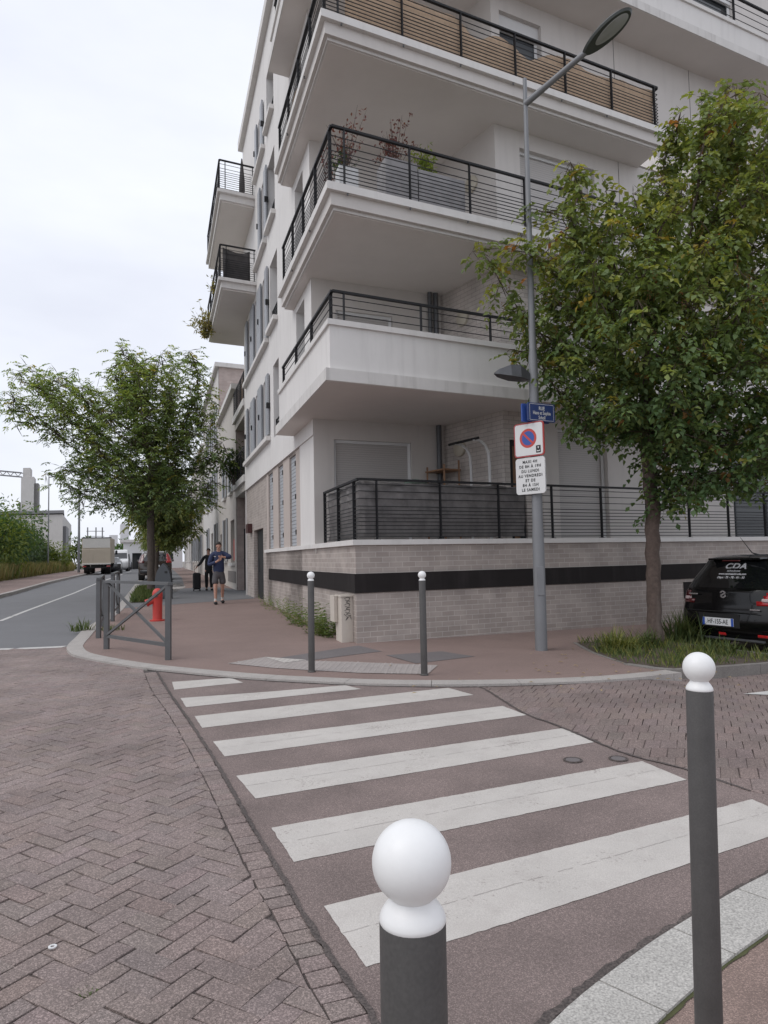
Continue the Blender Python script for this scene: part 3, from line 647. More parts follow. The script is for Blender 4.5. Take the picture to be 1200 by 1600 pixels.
for h in nar:
    w = pane(h, .22, m_='glass_mid', bar=False); r = MB()
    if h[2] > 3.5 or True:
        for zz in (.06, .16, .26, .36, .46): r.ab(h[0]+.02, h[1]-.02, .0, .03, h[2]+zz, h[2]+zz+.03)
        for a in (h[0]+.03, h[1]-.06): r.ab(a, a+.04, -.005, .035, h[2]+.02, h[2]+.5)
    r.build('guard_rail', M['metal_dark'], w)
for h in nich: pane(h, .2, m_='glass_mid')
for a0, a1, z in ((8.3, 13.95, 3.30), (8.45, 13.95, 6.05), (8.7, 10.9, 8.98), (8.85, 10.95, 11.82), (6.9, 8.3, 6.18), (7.1, 8.45, 9.06), (7.2, 8.5, 11.96)): P_(MB().ab(a0, a1, -.19, -.062, z-.07, z+.05), 'window_sill', M['coping'])
# --- recessed corner rooms: one plan for every storey
recA, recB, frt = (2.79, -.055), (2.6, 2.85), (.75, 3.35)
pA, pB, pC = W(*recA, 0), W(*recB, 0), W(*frt, 0)
def seg(p, q): t = q-p; L_ = np.linalg.norm(t); return t/L_, L_
floors = [(.10, 2.755), (2.9, 5.62), (5.98, 8.46), (8.84, 11.22), (11.5, 14.6)]
tR, LR = seg(pA, pB); nR = np.array([tR[1], -tR[0], 0]); tT, LT = seg(pB, pC); nT = np.array([tT[1], -tT[0], 0])
recw = MB(); ret_b = MB(); ret_w = MB(); frb = MB(); frw = MB()
fh = {0: [(4.66-3.35, 5.95-3.35, .30, 2.5), (3.48-3.35, 3.84-3.35, .3, 2.2), (9.75-3.35, 12-3.35, .3, 2.4)],
      1: [(4.66-3.35, 5.95-3.35, 2.95, 5.2), (9.75-3.35, 12-3.35, 2.95, 5.2)], 2: [(3.95-3.35, 5.9-3.35, 6.0, 8.1), (9.4-3.35, 11-3.35, 6.0, 8.1)],
      3: [(3.55-3.35, 4.6-3.35, 8.86, 10.85), (9.35-3.35, 10.7-3.35, 8.86, 10.8)], 4: [(4-3.35, 6-3.35, 11.52, 13.6), (8.4-3.35, 10.7-3.35, 11.52, 13.8)]}
rh = {0: [(.42, 2.12, .3, 2.36)], 1: [(.5, 1.75, 2.95, 5.0)], 2: [], 3: [], 4: []}
for i, (z0, z1) in enumerate(floors):
    recw.wall(pA, tR, nR, LR, z0, z1, rh[i], dep=.12)
    (ret_b if i < 2 else ret_w).wall(pB, tT, nT, LT, z0, z1)
    if i < 2: frb.wall(pC, dB, nB, .9, z0, z1, [h for h in fh[i] if h[1] <= .9], dep=.15)
    O2 = pC+dB*(.9 if i < 2 else 0); sft = .9 if i < 2 else 0
    frw.wall(O2, dB, nB, 11.6-sft, z0, z1, [(h[0]-sft, h[1]-sft, h[2], h[3]) for h in fh[i] if h[1] > .9 or i >= 2], dep=.22)
for j in (4.55, 6.5, 8.7):          # fine vertical panel joints on the upper front wall
    frw_j = None
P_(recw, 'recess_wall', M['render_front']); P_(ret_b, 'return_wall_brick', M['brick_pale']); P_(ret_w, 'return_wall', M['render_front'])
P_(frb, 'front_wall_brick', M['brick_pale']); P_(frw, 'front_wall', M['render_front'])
for s_ in (4.75-3.35, 6.6-3.35, 8.95-3.35):
    for (z0, z1) in floors[2:4]:
        p = pC+dB*s_+nB*.002
        if not any(h[0]-.02 < s_ < h[1]+.02 for h in fh[2]+fh[3]): P_(MB().bar(p+np.array([0, 0, z0]), p+np.array([0, 0, z1]), .012, .004), 'panel_joint', M['fabric_grey'])
def fpane(O, t, n, h, dep, name, m_, fr=True):
    q = [O+t*x-n*dep+np.array([0, 0, z]) for x, z in ((h[0]-.01, h[2]-.01), (h[1]+.01, h[2]-.01), (h[1]+.01, h[3]+.01), (h[0]-.01, h[3]+.01))]
    mb_ = MB(); q2 = [p-n*.03 for p in q]
    mb_.add(q+q2, [(0, 1, 2, 3), (7, 6, 5, 4), (0, 4, 5, 1), (1, 5, 6, 2), (2, 6, 7, 3), (3, 7, 4, 0)])
    o_ = P_(mb_, name, m_)
    if fr:
        f = MB(); c = lambda x, z: O+t*x-n*(dep-.025)+np.array([0, 0, z])
        for x in (h[0]+.03, h[1]-.03): f.bar(c(x, h[2]), c(x, h[3]), .06, .04)
        f.bar(c(h[0]+.06, h[3]-.03), c(h[1]-.06, h[3]-.03), .04, .06)
        f.build('frame', M['frame_white'], o_)
    return o_
fpane(pA, tR, nR, rh[0][0], .10, 'roller_shutter', M['shutter_roll']); fpane(pA, tR, nR, rh[1][0], .10, 'roller_shutter', M['shutter_roll'])
for i in range(5):
    for k, h in enumerate(fh[i]):
        if i == 0 and k == 1:
            d_ = fpane(pC, dB, nB, h, .11, 'door', M['wood'], False); f = MB(); c = lambda x, z: pC+dB*x-nB*.08+np.array([0, 0, z])
            for x in (h[0]+.05, h[1]-.05): f.bar(c(x, h[2]), c(x, h[3]), .1, .06)
            f.bar(c(h[0]+.1, h[3]-.05), c(h[1]-.1, h[3]-.05), .06, .1); f.build('frame', M['black'], d_)
        elif (i == 0 and k == 0) or (i == 1 and k == 0) or (i == 2 and k == 0): fpane(pC, dB, nB, h, .15, 'roller_shutter', M['shutter_roll'])
        else:
            o_ = fpane(pC, dB, nB, h, .18, 'window', M['glass_dark'] if i != 3 else M['glass_mid'])
            if i >= 3:
                hb = h[3]-.32; q = MB(); q.bar(pC+dB*h[0]-nB*.12+np.array([0, 0, hb+.16]), pC+dB*h[1]-nB*.12+np.array([0, 0, hb+.16]), .06, .32); q.build('shutter_box', M['frame_white'], o_)
for rr_, off_, z0_, z1_ in ((.055, .16, .1, 2.75), (.055, .16, 2.96, 5.6), (.045, .30, 2.96, 5.6)):
    p = pB+nR*.09-tR*off_; P_(MB().tube([p+np.array([0, 0, z]) for z in (z0_, z1_)], rr_, 10), 'downpipe', M['pipe'], smooth=True)
def wall_light(s_, z):
    p = pB+tT*s_+nT*.004+np.array([0, 0, z]); ob_ = None
    mb_ = MB(); n = nT; u = tT; ring = []
    prof = [(.17, 0), (.17, .05), (.13, .075), (.0, .085)]
    N_ = 24; vs = []; fs = []
    for r, d in prof: vs += [p+n*d+u*r*math.cos(2*math.pi*k/N_)+np.array([0, 0, 1])*r*math.sin(2*math.pi*k/N_) for k in range(N_)]
    for i in range(3):
        for k in range(N_): fs.append((i*N_+k, i*N_+(k+1) % N_, (i+1)*N_+(k+1) % N_, (i+1)*N_+k))
    mb_.add(vs, fs); return P_(mb_, 'wall_light', M['light_shell'], smooth=True)
M['light_shell'] = mat('light_shell', (.50, .46, .38), .35)
for s_, z in ((.55, 2.2), (.75, 4.87), (1.15, 7.52)): wall_light(s_, z)
# roof mass, cornice, upper floors
mb = MB().abpoly([(AEND+.15, -.22), (AEND+.15, 9), (2.7, 9), (2.7, -.22)], ZTOP-.12, ZTOP+.2); P_(mb, 'cornice', M['coping'])
mb = MB()
for (z0, z1) in ((2.755, 2.9), (5.62, 5.98), (8.46, 8.84), (11.22, 11.5)): mb.abpoly([(2.85, .1), (AEND-.1, .1), (AEND-.1, 9), (1.2, 9), (1.1, 3.5), (2.75, 2.95)], z0, z1)
mb.ab(1.2, AEND-.2, 14.4, 14.6, -1.5, 14.5)
P_(mb, 'floor_slab', M['soffit'])
# --- wraparound balconies
def Lpoly(a0, b0, aE, bR, inA=3.3, inB=.12): return [(a0, b0), (aE, b0), (aE, inB), (inA, inB), (inA, bR), (a0, bR)]
def parapet_balcony(zu, zl, zp, bo, bR, aE):
    s = P_(MB().abpoly(Lpoly(-.15, bo, aE, bR), zu, zl), 'balcony_slab', M['lip_dirty'])
    sf = MB().abpoly(Lpoly(-.13, bo+.02, aE-.02, bR-.02), zu-.006, zu); sf.build('soffit', M['soffit'], s)
    t = .14; o1, o2 = -.07, bo+.09
    mb_ = MB().abpoly([(o1, o2), (aE-.06, o2), (aE-.06, o2+t), (o1+t, o2+t), (o1+t, bR), (o1, bR)], zl, zp-.09)
    P_(mb_, 'parapet', M['render_white'])
    mb_ = MB().abpoly([(o1-.04, o2-.04), (aE-.04, o2-.04), (aE-.04, o2+t+.03), (o1+t+.03, o2+t+.03), (o1+t+.03, bR), (o1-.04, bR)], zp-.09, zp)
    P_(mb_, 'parapet_coping', M['coping'])
    return o1+t/2, o2+t/2
def lip_balcony(zu, zt, bo, bR, aE):
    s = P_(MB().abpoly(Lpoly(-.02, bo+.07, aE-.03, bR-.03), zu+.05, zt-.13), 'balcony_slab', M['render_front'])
    MB().abpoly(Lpoly(.05, bo+.13, aE-.06, bR-.06), zu, zu+.05).build('drip_edge', M['coping'], s)
    MB().abpoly(Lpoly(.09, bo+.17, aE-.09, bR-.09), zu-.012, zu).build('soffit', M['soffit'], s)
    MB().abpoly(Lpoly(-.10, bo-.01, aE, bR), zt-.13, zt).build('edge_slab', M['coping'], s)
    for k in range(6):
        b = bo+.35+1.15*k; MB().tube([W(-.075, b, zt-.134), W(-.075, b, zt-.165)], .014, 8).build('drip_outlet', M['pipe'], s)
    for k in range(2):
        a = 1.4+1.8*k; MB().tube([W(a, bo+.02, zt-.134), W(a, bo+.02, zt-.165)], .014, 8).build('drip_outlet', M['pipe'], s)
def railing(path, z0, z1, bars, posts, name='railing', th=.05, bar_r=.0062):
    """path: list of (a,b); bars: heights; posts: list of (segment, fraction)"""
    Pz = lambda a, b, z: W(a, b, z); mb_ = MB()
    for (p, q) in zip(path, path[1:]):
        mb_.bar(Pz(*p, z1-.018), Pz(*q, z1-.018), .055, .036)
        for z in bars: mb_.bar(Pz(*p, z), Pz(*q, z), bar_r*1.6, bar_r*2)
    r = P_(mb_, name, M['metal_dark'])
    for (p, q, n, ends) in posts:
        for k in range(n):
            f = (k/(n-1)) if n > 1 else .5
            a, b = p[0]+(q[0]-p[0])*f, p[1]+(q[1]-p[1])*f
            pb = MB(); v = np.array(W(q[0], q[1], 0))-W(p[0], p[1], 0); v = v/np.linalg.norm(v); nn = np.array([v[1], -v[0], 0])
            c = W(a, b, 0)
            pb.bar(c+np.array([0, 0, z0]), c+np.array([0, 0, z1-.03]), .055, .014) if False else pb.prism([tuple((c+v*.008*sx+nn*.028*sy)[:2]) for sx, sy in ((-1, -1), (1, -1), (1, 1), (-1, 1))], z0+CAM_H, z1-.03+CAM_H)
            pb.prism([tuple((c+v*.05*sx+nn*.03*sy)[:2]) for sx, sy in ((-1, -1), (1, -1), (1, 1), (-1, 1))], z0+CAM_H, z0+.012+CAM_H)
            pb.build('post', M['metal_dark'], r)
    return r
gb = [.30+.035+.068*k for k in range(10)]; gbars = [.285+.05+.066*k for k in range(9)]+[.285+.72, .285+.845]
railing([(2.55, .1), (.10, .1), (.10, 14.5)], .285, 1.28, [.33+.062*k for k in range(9)]+[.95, 1.07, 1.18], [((2.52, .1), (.38, .1), 3, 1), ((.10, .42), (.10, 13.6), 12, 1)])
z1o = parapet_balcony(2.755, 2.95, 3.75, -.49, 13.8, 4.86)
railing([(4.7, z1o[1]), (z1o[0], z1o[1]), (z1o[0], 13.8)], 3.75, 4.26, [3.88, 4.01, 4.14], [((4.6, z1o[1]), (z1o[0]+.1, z1o[1]), 4, 1), ((z1o[0], z1o[1]+.2), (z1o[0], 12.6), 10, 1)])
lip_balcony(5.60, 5.99, -.40, 7.35, 4.82)
rb2 = [6.03+.066*k for k in range(9)]+[6.67, 6.81]
railing([(4.7, -.30), (0, -.30), (0, 7.25), (.7, 7.25)], 5.99, 6.99, rb2, [((4.6, -.3), (.12, -.3), 5, 1), ((0, -.08), (0, 7.2), 7, 1)])
lip_balcony(8.45, 8.84, -.46, 7.25, 4.8)
rb3 = [8.88+.066*k for k in range(9)]+[9.52, 9.62]
railing([(4.7, -.36), (0, -.36), (0, 7.15), (.7, 7.15)], 8.84, 9.78, rb3, [((4.6, -.36), (.12, -.36), 5, 1), ((0, -.15), (0, 7.05), 7, 1)])
z4o = parapet_balcony(11.215, 11.40, 12.02, -.57, 13.8, 4.96)
railing([(4.8, z4o[1]), (z4o[0], z4o[1]), (z4o[0], 13.8)], 12.02, 12.75, [12.2, 12.38, 12.55], [((4.6, z4o[1]), (z4o[0]+.1, z4o[1]), 4, 1), ((z4o[0], z4o[1]+.2), (z4o[0], 12.6), 10, 1)])
# --- small balconies at the far corner of the street facade
for zu, zt, zr, a0 in ((11.17, 11.50, 12.48, 11.1), (8.30, 8.62, 9.68, 10.9)):
    s = P_(MB().abpoly([(a0+.12, -1.16), (16.7, -1.16), (16.7, 1.5), (AEND+.02, 1.5), (AEND+.02, -.061), (a0+.12, -.061)], zu+.04, zt-.1), 'balcony_slab', M['render_white'])
    MB().abpoly([(a0+.2, -1.10), (16.6, -1.10), (16.6, 1.5), (AEND+.02, 1.5), (AEND+.02, -.061), (a0+.2, -.061)], zu-.004, zu+.04).build('soffit', M['soffit'], s)
    MB().abpoly([(a0, -1.25), (16.8, -1.25), (16.8, 1.5), (AEND+.02, 1.5), (AEND+.02, -.061), (a0, -.061)], zt-.1, zt).build('edge_slab', M['coping'], s)
    railing([(a0+.1, -.08), (a0+.1, -1.18), (16.7, -1.18)], zt, zr, [zt+.06+.068*k for k in range(9)]+[zr-.28, zr-.14], [((a0+.1, -.12), (a0+.1, -1.0), 2, 1), ((a0+.25, -1.18), (16.6, -1.18), 5, 1)])
# ================================================================== things on the balconies
def screen(name, label, cat, m_, pts, z0, z1f, wav=.012, group=None, step=.09):
    """hanging screen along a path of (a,b) points; top edge height varies"""
    P2 = resample([W(a, b, 0)[:2] for a, b in pts], step) if len(pts) > 2 else None
    if P2 is None:
        p, q = W(*pts[0], 0)[:2], W(*pts[1], 0)[:2]; n = max(2, int(np.linalg.norm(q-p)/step)); P2 = [p+(q-p)*k/n for k in range(n+1)]
    O2 = offset(P2, 1.); vs = []; fs = []; L_ = 0; rows = 9
    for i, p in enumerate(P2):
        if i: L_ += np.linalg.norm(p-P2[i-1])
        zt = z1f(L_)
        for r in range(rows):
            f = r/(rows-1); d = wav*math.sin(L_*9.3+f*3)*(.4+f)+wav*.7*math.sin(L_*23+1.7*f*4); pp = p+(O2[i]-p)*(d+wav*.5*math.sin(f*rows*1.6))
            vs.append((pp[0], pp[1], CAM_H+z0+(zt-z0)*f))
    for i in range(len(P2)-1):
        for r in range(rows-1): fs.append((i*rows+r, (i+1)*rows+r, (i+1)*rows+r+1, i*rows+r+1))
    o_ = MB().add(vs, fs).build(name, m_, smooth=True)
    md = o_.modifiers.new('thick', 'SOLIDIFY'); md.thickness = .006
    return tag(o_, label, cat, group)
screen('privacy_screen', 'worn grey fabric screen tied behind the ground floor terrace railing', 'screen', M['fabric_grey'], [(2.45, .15), (1.2, .15), (.30, .15), (.16, .20), (.15, .42), (.15, 1.7), (.15, 3.42)], .33, lambda s: 1.245-.02*abs(math.sin(s*2.6))-.012*math.sin(s*7)**2, .022)
def reedtop(s): return 9.70-.02*math.sin(s*5)-(.26*math.exp(-((s-2.62)/.33)**2))-(.30*math.exp(-((s-3.75)/.42)**2))-.10*math.exp(-((s-5.6)/.5)**2)
screen('reed_screen', 'tan bamboo reed screen sagging behind the third floor front railing', 'screen', M['reed'], [(.05, .0), (.05, 7.05)], 8.87, reedtop, .008)
screen('reed_screen', 'tan reed screen on the street side of the third floor balcony', 'screen', M['reed'], [(4.0, -.31), (2.6, -.31)], 8.87, lambda s: 9.5, .008)
screen('balcony_cloth', 'dark grey cloth hung inside the lower small far balcony railing', 'screen', M['fabric_dark'], [(11.06, -.25), (11.06, -1.1)], 8.65, lambda s: 9.62-.12*math.sin(math.pi*min(1, s/.85)), .02)
def planter(label, a, b, la, lb, h, z, m_):
    o_ = thing('planter', label, 'planter', W(a+la/2, b+lb/2, z)); t = .04
    mb_ = MB().ab(a, a+t, b, b+lb, z, z+h); mb_.ab(a+la-t, a+la, b, b+lb, z, z+h); mb_.ab(a+t, a+la-t, b, b+t, z, z+h); mb_.ab(a+t, a+la-t, b+lb-t, b+lb, z, z+h)
    mb_.build('tub', m_, o_); MB().ab(a+t, a+la-t, b+t, b+lb-t, z+.02, z+h-.05).build('soil', soil, o_); return o_
planter('large square grey concrete planter on the second floor balcony corner', .13, .72, .5, .62, .80, 5.99, M['concrete'])
planter('long grey concrete planter right of the square one on the second floor', .13, 1.36, .5, .95, .72, 5.99, M['concrete'])
planter('small white planter tucked in the second floor balcony corner', .16, -.12, .3, .34, .48, 5.99, M['frame_white'])
def parasol(label, p, h):
    o_ = thing('parasol', label, 'parasol', p); c = np.array(p)
    MB().tube([c, c+[0, 0, h]], .02, 8).build('pole', M['metal_grey'], o_)
    MB().lathe(c, [(.05, h*.32), (.10, h*.36), (.09, h*.6), (.05, h*.85), (.02, h)], 10).build('folded_canopy', M['fabric_dark'], o_, smooth=True)
parasol('closed dark parasol standing on the upper small far balcony', W(12.2, -.35, 11.5), 1.75)
# terrace things at ground floor
t_ = thing('pull_up_bar', 'white pull-up frame with black grip standing on the ground floor terrace', 'exercise frame', pB+tT*1.05+nT*.4+np.array([0, 0, .10]))
for s_ in (1.12, 1.66):
    c = pB+tT*s_+nT*.22; mb_ = MB().tube([c+np.array([0, 0, .1]), c+np.array([0, 0, 1.70]), c+nT*.02+np.array([0, 0, 1.95]), c+nT*.10+np.array([0, 0, 2.09]), c+nT*.24+np.array([0, 0, 2.17]), c+nT*.38+np.array([0, 0, 2.18])], .028, 10)
    mb_.build('upright', M['frame_white'], t_, smooth=True)
c0_, c1_ = pB+tT*.92+nT*.60+np.array([0, 0, 2.18]), pB+tT*1.78+nT*.58+np.array([0, 0, 2.19]); MB().tube([c0_, c1_], .025, 8).build('grip_bar', M['black'], t_)
t_ = thing('plant_shelf', 'brown wooden shelf rack on the terrace beside the downpipe', 'shelf', pB+tT*.3+nT*.35+np.array([0, 0, .1]))
mb_ = MB()
for s_, d in ((.06, .12), (.06, .5), (.62, .12), (.62, .5)):
    c = pB+tT*s_+nT*d; MB().bar(c+np.array([0, 0, .1]), c+np.array([0, 0, 1.84+(.10 if d < .3 else 0)]), .035, .035).build('leg', M['wood'], t_)
for z in (1.3, 1.74):
    c = pB+tT*.34+nT*.31+np.array([0, 0, z]); MB().box(c, (.62, .44, .03), math.atan2(tT[1], tT[0])).build('shelf_board', M['wood'], t_)
tag(MB().lathe(pB+tT*-.02+nT*.75+np.array([0, 0, 1.50]), [(.0, .1), (.2, .05), (.26, .0)], 16).build('plastic_bowl', mat('pale_green', (.30, .42, .35), .5), smooth=True), 'pale green upturned bowl beside the wooden terrace shelf', 'bowl')
# ================================================================== STREET FURNITURE
def lean(o, dx, dy): o.rotation_euler = (math.atan(-dy), math.atan(dx), o.rotation_euler[2])
def bollard(label, loc, H=1.2, r=.038, ball=None):
    o = thing('bollard', label, 'bollard', loc, 0, 'white-topped street bollards'); s = r/.038
    mb = MB().lathe((0, 0, 0), [(.046*s, -.02), (.046*s, .012), (r, .02), (r, H-.1125), (r*.98, H-.111)], 32); mb.build('post', M['bollard_grey'], o, smooth=True, world=False)
    R = .0455*s; zc = H-R; prof = [(r*.99, H-.170), (r*1.02, H-.164), (r*1.0, H-.158), (r*.86, H-.148), (r*.72, H-.134), (r*.66, H-.122)]
    prof = [(r*.97, H-.1118), (r*1.0, H-.110), (r*1.0, H-.1065), (r*.95, H-.101), (r*.83, H-.094), (r*.72, H-.089), (r*.655, H-.0845)]
    a0 = math.asin(min(.99, r*.64/R))
    for k in range(1, 25):
        a = math.pi-(a0)+(-(math.pi-a0))*k/24; prof.append((max(.0004, R*math.sin(a)), zc+R*math.cos(a)))
    prof[-1] = (.0004, H)
    # post top is hidden inside the collar
    MB().lathe((0, 0, 0), prof, 40).build('ball_head', M['ball_white'], o, smooth=True, world=False)
    return o
zn = -.02
b1 = bollard('big foreground bollard with a white ball head at the lower centre', (.019, .835, .0), 1.192); lean(b1, .004, 0)
b2 = bollard('tall grey bollard with white ball standing at the right edge beside the near kerb', (.904, 2.13, .0), 1.195); lean(b2, .020, 0)
p = gpt(487, 1050); b3 = bollard('distant bollard left, before the weeds and the cable cabinet', p, 1.2, .039); lean(b3, .004, 0)
p = gpt(663, 1055); b4 = bollard('distant bollard right, before the brick terrace wall', p, 1.2, .039)
# --- street lamp with two luminaires
lx, ly, lz = gpt(846, 1016)
lamp = thing('street_lamp', 'tall grey street lamp with an angled arm and oval lantern by the tree', 'street lamp', (lx, ly, lz))
mb = MB(); LH = 8.62
def lpt(z): return np.array([lx+.0045*z, ly, lz+z])
mb.tube([lpt(-.05), lpt(1.7), lpt(1.78), lpt(4.3), lpt(4.4), lpt(LH)], [.088, .084, .078, .066, .052, .030], 24)
mb.build('pole', M['lamp_grey'], lamp, smooth=True)
MB().box(lpt(1.0)+np.array([.0, -.083, 0]), (.10, .02, .42), 0, .004).build('access_door', M['lamp_grey'], lamp)
base = lpt(8.22); d0 = ray(985, 14); tip = np.array([0, 0, CAM_H])+d0*(9.15/d0[1]); dj = ray(915, 82); j = np.array([0, 0, CAM_H])+dj*(9.65/dj[1])
MB().tube([base, base+(j-base)*.5, j], [.05, .045, .042], 12).build('arm', M['lamp_grey'], lamp, smooth=True)
ax = (tip-j); LL = np.linalg.norm(ax); ax /= LL
side = np.cross(ax, [0, 0, 1.]); side /= np.linalg.norm(side); up = np.cross(side, ax)
def lens(z0, z1, sc, s0, s1, cz):
    mb_ = MB(); vs = []; fs = []; N_ = 28
    rings = [(0.001, z1), (.5, z1*.96+cz), (.85, z1*.6+cz), (1., 0), (.93, z0), (.0, z0)]
    for rr, zz in rings:
        for k in range(N_):
            a = 2*math.pi*k/N_; ca, sa = math.cos(a), math.sin(a)
            l = s0+(s1-s0)*(.5+.5*rr*ca); w_ = .185*sc*rr*sa*(1-.16*ca*0)*(.80+.25*(.5+.5*ca))
            vs.append(j+ax*LL*l+side*w_+up*zz)
    for i in range(len(rings)-1):
        for k in range(N_): fs.append((i*N_+k, i*N_+(k+1) % N_, (i+1)*N_+(k+1) % N_, (i+1)*N_+k))
    return mb_.add(vs, fs)
lens(-.03, .07, 1., -.06, 1.02, 0).build('lantern', mat('lantern_grey', (.055, .062, .058), .45), lamp, smooth=True)
lens(-.008, .0, .66, .22, .93, 0).build('lens_glass', mat('lens_glass', (.33, .345, .335), .25), lamp, smooth=True)
for o_ in lamp.children:
    if o_.name.startswith('lens_glass'):
        for v in o_.data.vertices: v.co -= Vector(up)*.032
# lower pedestrian lantern pointing left
q0 = lpt(3.95); dq = ray(772, 583); q1 = np.array([0, 0, CAM_H])+dq*((ly-.1)/dq[1])
v = (q1-q0); v2 = v/np.linalg.norm(v); mb = MB(); s_ = np.array([0, 1., 0]); vs = []; fs = []
for f, hw, zt, zb in ((.1, .04, .10, -.01), (.35, .14, .17, -.02), (.6, .16, .14, -.03), (.9, .10, .05, -.025), (1., .02, .0, -.012)):
    c = q0+v*f; vs += [c+s_*hw+[0, 0, zb], c-s_*hw+[0, 0, zb], c-s_*hw*.8+[0, 0, zt], c+s_*hw*.8+[0, 0, zt]]
for i in range(4):
    for k in range(4): fs.append((i*4+k, i*4+(k+1) % 4, (i+1)*4+(k+1) % 4, (i+1)*4+k))
fs += [(3, 2, 1, 0), (16, 17, 18, 19)]; mb.add(vs, fs).build('side_lantern', M['metal_grey'], lamp)
MB().tube([q0, q0+v*.3], .025, 8).build('bracket', M['lamp_grey'], lamp)
# --- signs on the lamp post
def rrect(c, ux, uz, w, h, r, t, n=6):
    ux, uz = np.array(ux, float), np.array(uz, float); nn = np.cross(ux, uz); pts = []
    for cx, cz, a0 in ((w/2-r, h/2-r, 0), (-w/2+r, h/2-r, 90), (-w/2+r, -h/2+r, 180), (w/2-r, -h/2+r, 270)):
        for k in range(n+1):
            a = R_(a0+90*k/n); pts.append(c+ux*(cx+r*math.cos(a))+uz*(cz+r*math.sin(a)))
    m_ = len(pts); vs = pts+[p-nn*t for p in pts]
    return MB().add(vs, [tuple(range(m_)), tuple(range(2*m_-1, m_-1, -1))]+[(i, m_+i, m_+(i+1) % m_, (i+1) % m_) for i in range(m_)])
def disc(c, ux, uz, r, t=.001, n=36, ry=None):
    ry = ry or r; pts = [c+np.array(ux)*r*math.cos(2*math.pi*k/n)+np.array(uz)*ry*math.sin(2*math.pi*k/n) for k in range(n)]; nn = np.cross(ux, uz)
    vs = pts+[p-nn*t for p in pts]; return MB().add(vs, [tuple(range(n)), tuple(range(2*n-1, n-1, -1))]+[(i, n+i, n+(i+1) % n, (i+1) % n) for i in range(n)])
M['sign_white'] = mat('sign_white', (.66, .66, .655), .45, var=.03, vscale=5); M['sign_red'] = mat('sign_red', (.50, .06, .05), .45)
M['sign_blue'] = mat('sign_blue', (.035, .085, .33), .45); M['plate_blue'] = mat('plate_blue', (.022, .045, .16), .35); M['sign_edge'] = mat('sign_edge', (.30, .08, .09), .5)
an = R_(-46); sx = np.array([-math.sin(an), -math.cos(an), 0]); sx = np.array([.72, -.694, 0]); uz = np.array([0, 0, 1.]); sn = np.cross(sx, uz)
def facing(px, py, push):        # point on the post, moved out along the sign's normal
    d = ray(px, py); t = (ly)/d[1]; q = np.array([0, 0, CAM_H])+d*t; return q
S1 = facing(832.5, 688, 0)+sn*.11
NP = thing('no_parking_sign', 'square white no-parking sign with red ring on the lamp post', 'road sign', S1)
mb = rrect(S1, sx, uz, .50, .50, .045, .025); mb.build('plate', M['sign_red'], NP)
rrect(S1+sn*.0015, sx, uz, .462, .462, .034, .001).build('face', M['sign_white'], NP)
rrect(S1+sn*.0005, sx, uz, .488, .488, .042, .0005).build('rim', M['sign_edge'], NP)
cS = S1+sx*-.01+uz*.02
disc(cS+sn*.003, sx, uz, .142).build('red_ring', M['sign_red'], NP); disc(cS+sn*.0045, sx, uz, .104).build('blue_disc', M['sign_blue'], NP)
w1 = (sx-uz)/math.sqrt(2); w2 = (sx+uz)/math.sqrt(2); c = cS+sn*.006
MB().quad(c-w1*.115-w2*.015, c+w1*.115-w2*.015, c+w1*.115+w2*.015, c-w1*.115+w2*.015).build('red_bar', M['sign_red'], NP)
c = S1+sx*.158-uz*.155
rrect(c+sn*.003, sx, uz, .078, .108, .006, .001).build('disc_symbol', M['ink'], NP)
MB().add([c+sn*.0045+sx*x+uz*z for x, z in ((-.012, .035), (.012, .035), (.006, .008), (-.006, .008))], [(0, 1, 2, 3)]).build('symbol_mark', M['sign_white'], NP)
MB().add([c+sn*.0045+sx*x+uz*z for x, z in ((-.028, -.012), (-.022, -.034), (.022, -.034), (.028, -.012), (.02, -.018), (0, -.023), (-.02, -.018))], [(0, 1, 2, 3, 4, 5, 6)]).build('symbol_mark', M['sign_white'], NP)
S2 = facing(834.5, 744, 0)+sn*.10
PS = thing('parking_times_sign', 'white rectangular sign listing parking hours, below the no-parking sign', 'road sign', S2)
rrect(S2, sx, uz, .49, .535, .045, .025).build('plate', M['sign_white'], PS)
for i, tx in enumerate(('MAXI 4H', 'DE 8H À 19H', 'DU LUNDI', 'AU VENDREDI', 'ET DE', '8H À 15H', 'LE SAMEDI')):
    text_part(tx, .060, S2+sn*.002+uz*(.205-.0685*i), sx, uz, M['ink'], PS, spacing=1.22, sx=.90, bold=.0016)
S3 = facing(839.5, 646.5, 0)+nB*.10
SP = thing('street_name_sign', 'dark blue street name plate on the lamp post above the parking sign', 'street sign', S3)
rrect(S3, dB, uz, .49, .27, .012, .03).build('plate', M['plate_blue'], SP)
rrect(S3-nB*.10-dB*.03, dB, uz, .49, .27, .012, .03).build('rear_plate', M['sign_blue'], SP)
fr = MB(); c = S3+nB*.002
for z in (.118, -.118): fr.quad(*[c+dB*x+uz*(z+q) for x, q in ((-.215, -.003), (.215, -.003), (.215, .003), (-.215, .003))])
for x in (.218, -.218): fr.quad(*[c+dB*(x+q)+uz*z for z, q in ((-.113, .003), (-.113, -.003), (.113, -.003), (.113, .003))][::-1])
fr.build('border_line', M['sign_white'], SP)
text_part('RUE', .075, S3+nB*.003+uz*.055, dB, uz, M['sign_white'], SP, bold=.002, sx=.8)
text_part('Hans et Sophie', .072, S3+nB*.003+uz*-.012, dB, uz, M['sign_white'], SP, bold=.0015, sx=.74)
text_part('Scholl', .072, S3+nB*.003+uz*-.08, dB, uz, M['sign_white'], SP, bold=.0015, sx=.74)
